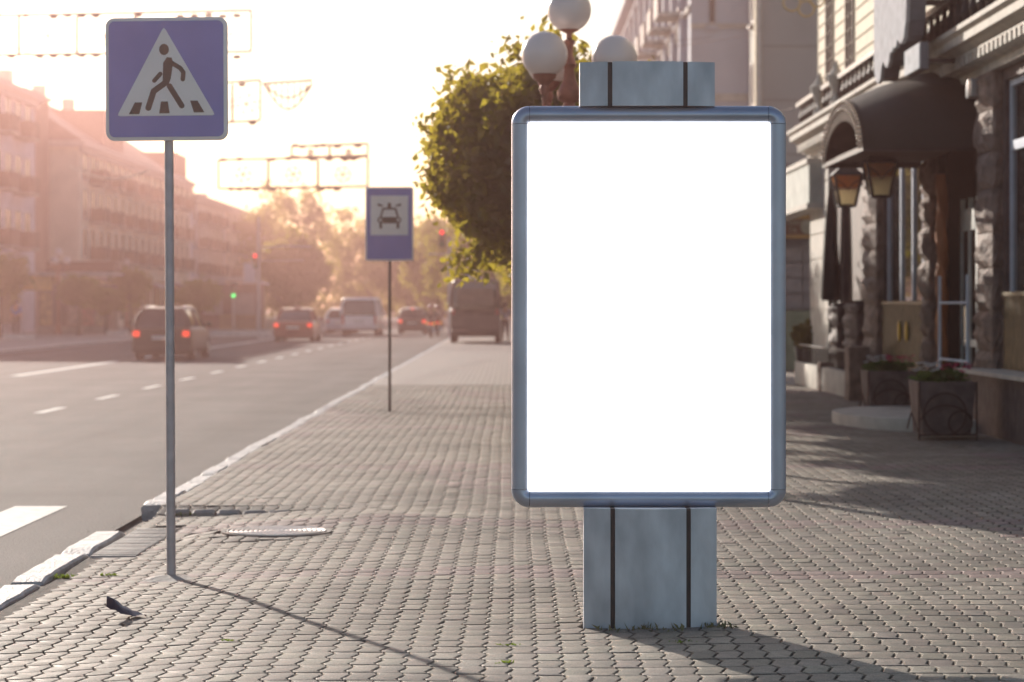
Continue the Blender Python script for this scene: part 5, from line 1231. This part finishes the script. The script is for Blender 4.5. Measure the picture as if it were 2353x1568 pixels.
# street sign structures beyond: kiosk with brown sign board
dK = 55.0
t = thing('sign_kiosk', 'dark shopfront with a brown lettered board beyond the restaurant', 'shop', (7.2, dK + 1, 0)); O8 = (7.2, dK + 1, 0)
MB(O8).box(6.02, 10.5, dK, dK + 3, 0, 4.75).build('wall', mat('kiosk_stone', (.22, .21, .23), .8, 0, .2, 3, bump=.3), t)
MB(O8).box(5.6, 10.5, dK - .25, dK - .02, Z(462, dK), Z(385, dK)).build('dark_fascia', mat('fascia_dark', (.03, .03, .03), .6), t)
sx0, sx1 = X(1780, dK), X(1866, dK)
bo = MB(O8).box(sx0, sx1, dK - .32, dK - .26, Z(551, dK), Z(494, dK)).build('sign_board', mat('board_brown', (.09, .04, .028), .6), t)
MB(O8).box(sx0, sx1, dK - .335, dK - .322, Z(505, dK), Z(496, dK)).box(sx0, sx1, dK - .335, dK - .322, Z(549, dK), Z(541, dK)).build('ochre_stripe', mat('ochre', (.25, .15, .05), .6), bo)
MB(O8).lathe([(.01, 0), (.16, 0), (.16, -.012), (.01, -.014)], (X(1852, dK), dK - .325, Z(523, dK)), 20, 'y').build('round_emblem', mat('emblem_grey', (.2, .2, .17), .6), bo)
def text(body, x, y, z, size, m_, parent, org_):
    cu = bpy.data.curves.new('lettering', 'FONT'); cu.body = body; cu.size = size; cu.extrude = .004
    o = bpy.data.objects.new('tmp', cu); col.objects.link(o); dg = bpy.context.evaluated_depsgraph_get(); dg.update()
    me = bpy.data.meshes.new_from_object(o.evaluated_get(dg)); bpy.data.objects.remove(o)
    me.transform(Matrix.Rotation(R(90), 4, 'X')); me.transform(Matrix.Translation((x - org_[0], y - org_[1], z - org_[2])))
    me.materials.clear(); me.materials.append(m_); q_ = bpy.data.objects.new('lettering', me); col.objects.link(q_); q_.parent = parent
text('НИНО', X(1803, dK), dK - .33, Z(519, dK), .155, MATS['emblem_grey'], bo, O8); text('ТА', X(1808, dK), dK - .33, Z(535, dK), .14, MATS['emblem_grey'], bo, O8)
MB(O8).box(6.04, 10.4, dK - .04, dK - .001, Z(850, dK), Z(715, dK)).build('green_panel', mat('panel_green', (.17, .20, .16), .7), t)
bk = MB(O8)
for i in range(4):
    for j in range(5): bk.box(6.03 + j * .6, 6.60 + j * .6, dK - .07, dK - .041, Z(712, dK) + .02 + i * .36, Z(712, dK) + .35 + i * .36)
bk.build('stone_block', mat('block_lilac', (.20, .19, .22), .85, 0, .15, 4), t)
MB(O8).box(6.02, 6.10, dK - .14, dK - .08, 0, 4.2).build('corner_pipe', MATS['iron_black'], t)

# glass balcony box projecting at the restaurant's far end
t = thing('glazed_sign_box', 'pale glazed box sign projecting under the cornice at the far end', 'sign', (5.6, 48, 3.3)); O9 = (5.6, 48, 3.3)
MB(O9).box(5.62, 5.98, D(1905), 53.2, 3.45, 4.2).build('case', mat('box_pale', (.45, .47, .43), .8, 0, .2, 3), t)
MB(O9).box(5.58, 6.0, D(1905), 53.2, 3.35, 3.45).box(5.58, 6.0, D(1905), 53.2, 4.2, 4.3).build('rim', pale, t)
# urn ornaments on the cornice
for i, (px, lb_) in enumerate(((1893, 'pale stone urn on the cornice, the farther one'), (1932, 'pale stone urn on the cornice, the nearer one'))):
    y = D(px) * .95; o = MB((5.62, y, 4.97)).lathe([(.10, 4.97), (.12, 5.03), (.05, 5.12), (.06, 5.2), (.16, 5.42), (.17, 5.5), (.1, 5.55), (.06, 5.62), (.02, 5.75)], (5.62, y, 0), 20).build('stone_urn', pale, smooth=True, bang=60)
    tag(o, lb_, 'urn', 'stone urns on the cornice')

# tall pale buildings beyond
plw = mat('plaster_white', (.46, .49, .55), .85, 0, .07, .6, bump=.15); plg = mat('plaster_beige_grey', (.36, .36, .32), .85, 0, .08, .5, bump=.15)
dB = 85.0; xB = X(1750, dB); Oa = (xB + 4, dB + 4, 0)
t = thing('tall_building', 'tall beige grey building side wall rising behind the restaurant', 'building', Oa)
MB(Oa).box(xB, xB + 10, dB, dB + 4.2, 0, 20).build('wall', plg, t)
m = MB(Oa)
for z in np.arange(3, 20, 1.9): m.box(xB - .0, xB + 10, dB - .035, dB - .001, z, z + .03)
m.build('panel_joint', mat('joint_grey', (.22, .21, .18), .9), t)
MB(Oa).box(xB - .22, xB - .001, dB - .1, dB + .5, 0, 20).build('corner_strip', mat('strip_cream', (.60, .52, .36), .8), t)
MB(Oa).tube([(xB - .1, dB - .2, 0), (xB - .1, dB - .2, 20)], .07, 10).build('downpipe', mat('pipe_pale', (.5, .48, .42), .6), t, smooth=True)
facade_windows(t, Oa, xB - .002, [dB + 1.6, dB + 3.2], [6.5, 9.5, 12.5], .7, 1.6, wframe, wglass, -1)
dC = 96.0; xC = X(1587, dC); Ob = (xC + 4, dC + 20, 0); HC = 18.4
t = thing('ornate_building', 'tall white plaster building with heavy cornice behind the lightbox crest', 'building', Ob)
MB(Ob).box(xC, xC + 9, dC, dC + 62, 0, HC).build('wall', plw, t)
MB(Ob).prism([(xC + .0, HC - .5), (xC - .35, HC - .45), (xC - .35, HC - .2), (xC - .8, HC), (xC - .8, HC + .3), (xC - .1, HC + .5), (xC, HC + .5)], dC - .001, dC + 62.3).build('cornice', plw, t)
for z in (6.2, 9.6, 13.2): MB(Ob).box(xC - .12, xC - .001, dC, dC + 62, z, z + .22).build('string_course', pale, t)
MB(Ob).box(xC - .01, xC + 9, dC - .08, dC - .002, 9.6, 9.9).box(xC - .01, xC + 9, dC - .08, dC - .002, 12.5, 12.68).build('end_course', pale, t)
ys = list(np.arange(dC + 5, dC + 60, 5.2)); facade_windows(t, Ob, xC - .002, ys, [8.0, 11.4, 15.0], 1.4, 2.1, wframe, wglass, -1)
for y in np.arange(dC + 2.4, dC + 61, 5.2):
    for z0_, z1_ in ((9.9, 13.1), (13.5, 17.8)):
        MB(Ob).box(xC - .3, xC - .002, y - .35, y + .35, z0_, z1_).build('pilaster', plw, t)
for y in ys[:8]:
    for z in (9.9, 13.45):
        b = MB(Ob).box(xC - 1.1, xC - .122, y - 1.3, y + 1.3, z, z + .15).build('balcony', pale, t)
        MB(Ob).box(xC - 1.1, xC - 1.02, y - 1.3, y + 1.3, z + .151, z + .95).build('railing', mat('rail_brown', (.2, .15, .13), .7), b)
    a2 = MB(Ob); a2.tube([(xC - .1, y - 1.0 + 2.0 * i / 10, 12.6 + .55 * math.sin(math.pi * i / 10)) for i in range(11)], .12, 6); a2.build('window_arch', pale, t)
# narrow window on the end wall
m = MB(Ob).box(X(1628, dC), X(1644, dC), dC - .05, dC - .003, Z(58, dC), Z(-60, dC)).build('end_window', wframe, t); MB(Ob).box(X(1631, dC), X(1641, dC), dC - .06, dC - .051, Z(52, dC), Z(-55, dC)).build('pane', wglass, m)
MB(Ob).box(X(1622, dC), X(1650, dC), dC - .2, dC - .081, Z(68, dC), Z(62, dC)).build('end_sill', plw, t)
MB(Ob).tube([(X(1725, dC), dC - .2, 0), (X(1725, dC), dC - .2, 18)], .12, 10).build('downpipe', mat('pipe_slate', (.2, .24, .27), .5), t, smooth=True)
# ring ornaments of a street garland at the top edge
t = thing('ring_garland', 'golden ring garland hanging from the upper wall of the restaurant', 'street decoration', (X(1850, 40), 40, Z(20, 40)))
m = MB()
for cx, cz, r in ((-.22, .1, .14), (.02, .0, .13), (.2, .15, .12)): m.tube([(cx + r * math.cos(a * .3142), 0, cz + r * math.sin(a * .3142)) for a in range(21)], .018, 6)
m.tube([(.2, 0, .2), (.8, 0, .6), (1.15, 0, .75)], .012, 6)
m.build('rings', mat('gold_ring', (.5, .38, .2), .4, .3), t, smooth=True)

# ------------------------------------------------------------------ haze
hm = bpy.data.materials.new('haze_air'); hm.use_nodes = True; t_ = hm.node_tree; t_.nodes.clear()
ho = t_.nodes.new('ShaderNodeOutputMaterial'); pv_ = t_.nodes.new('ShaderNodeVolumePrincipled')
pv_.inputs['Color'].default_value = HAZE['color']; pv_.inputs['Density'].default_value = HAZE['density']; pv_.inputs['Anisotropy'].default_value = HAZE['anis']
t_.links.new(pv_.outputs[0], ho.inputs['Volume'])
hz = MB().box(-402, 402, -62, 1202, -1.6, 22.5).build('haze', hm); tag(hz, 'warm morning haze filling the street', 'haze', kind='stuff')
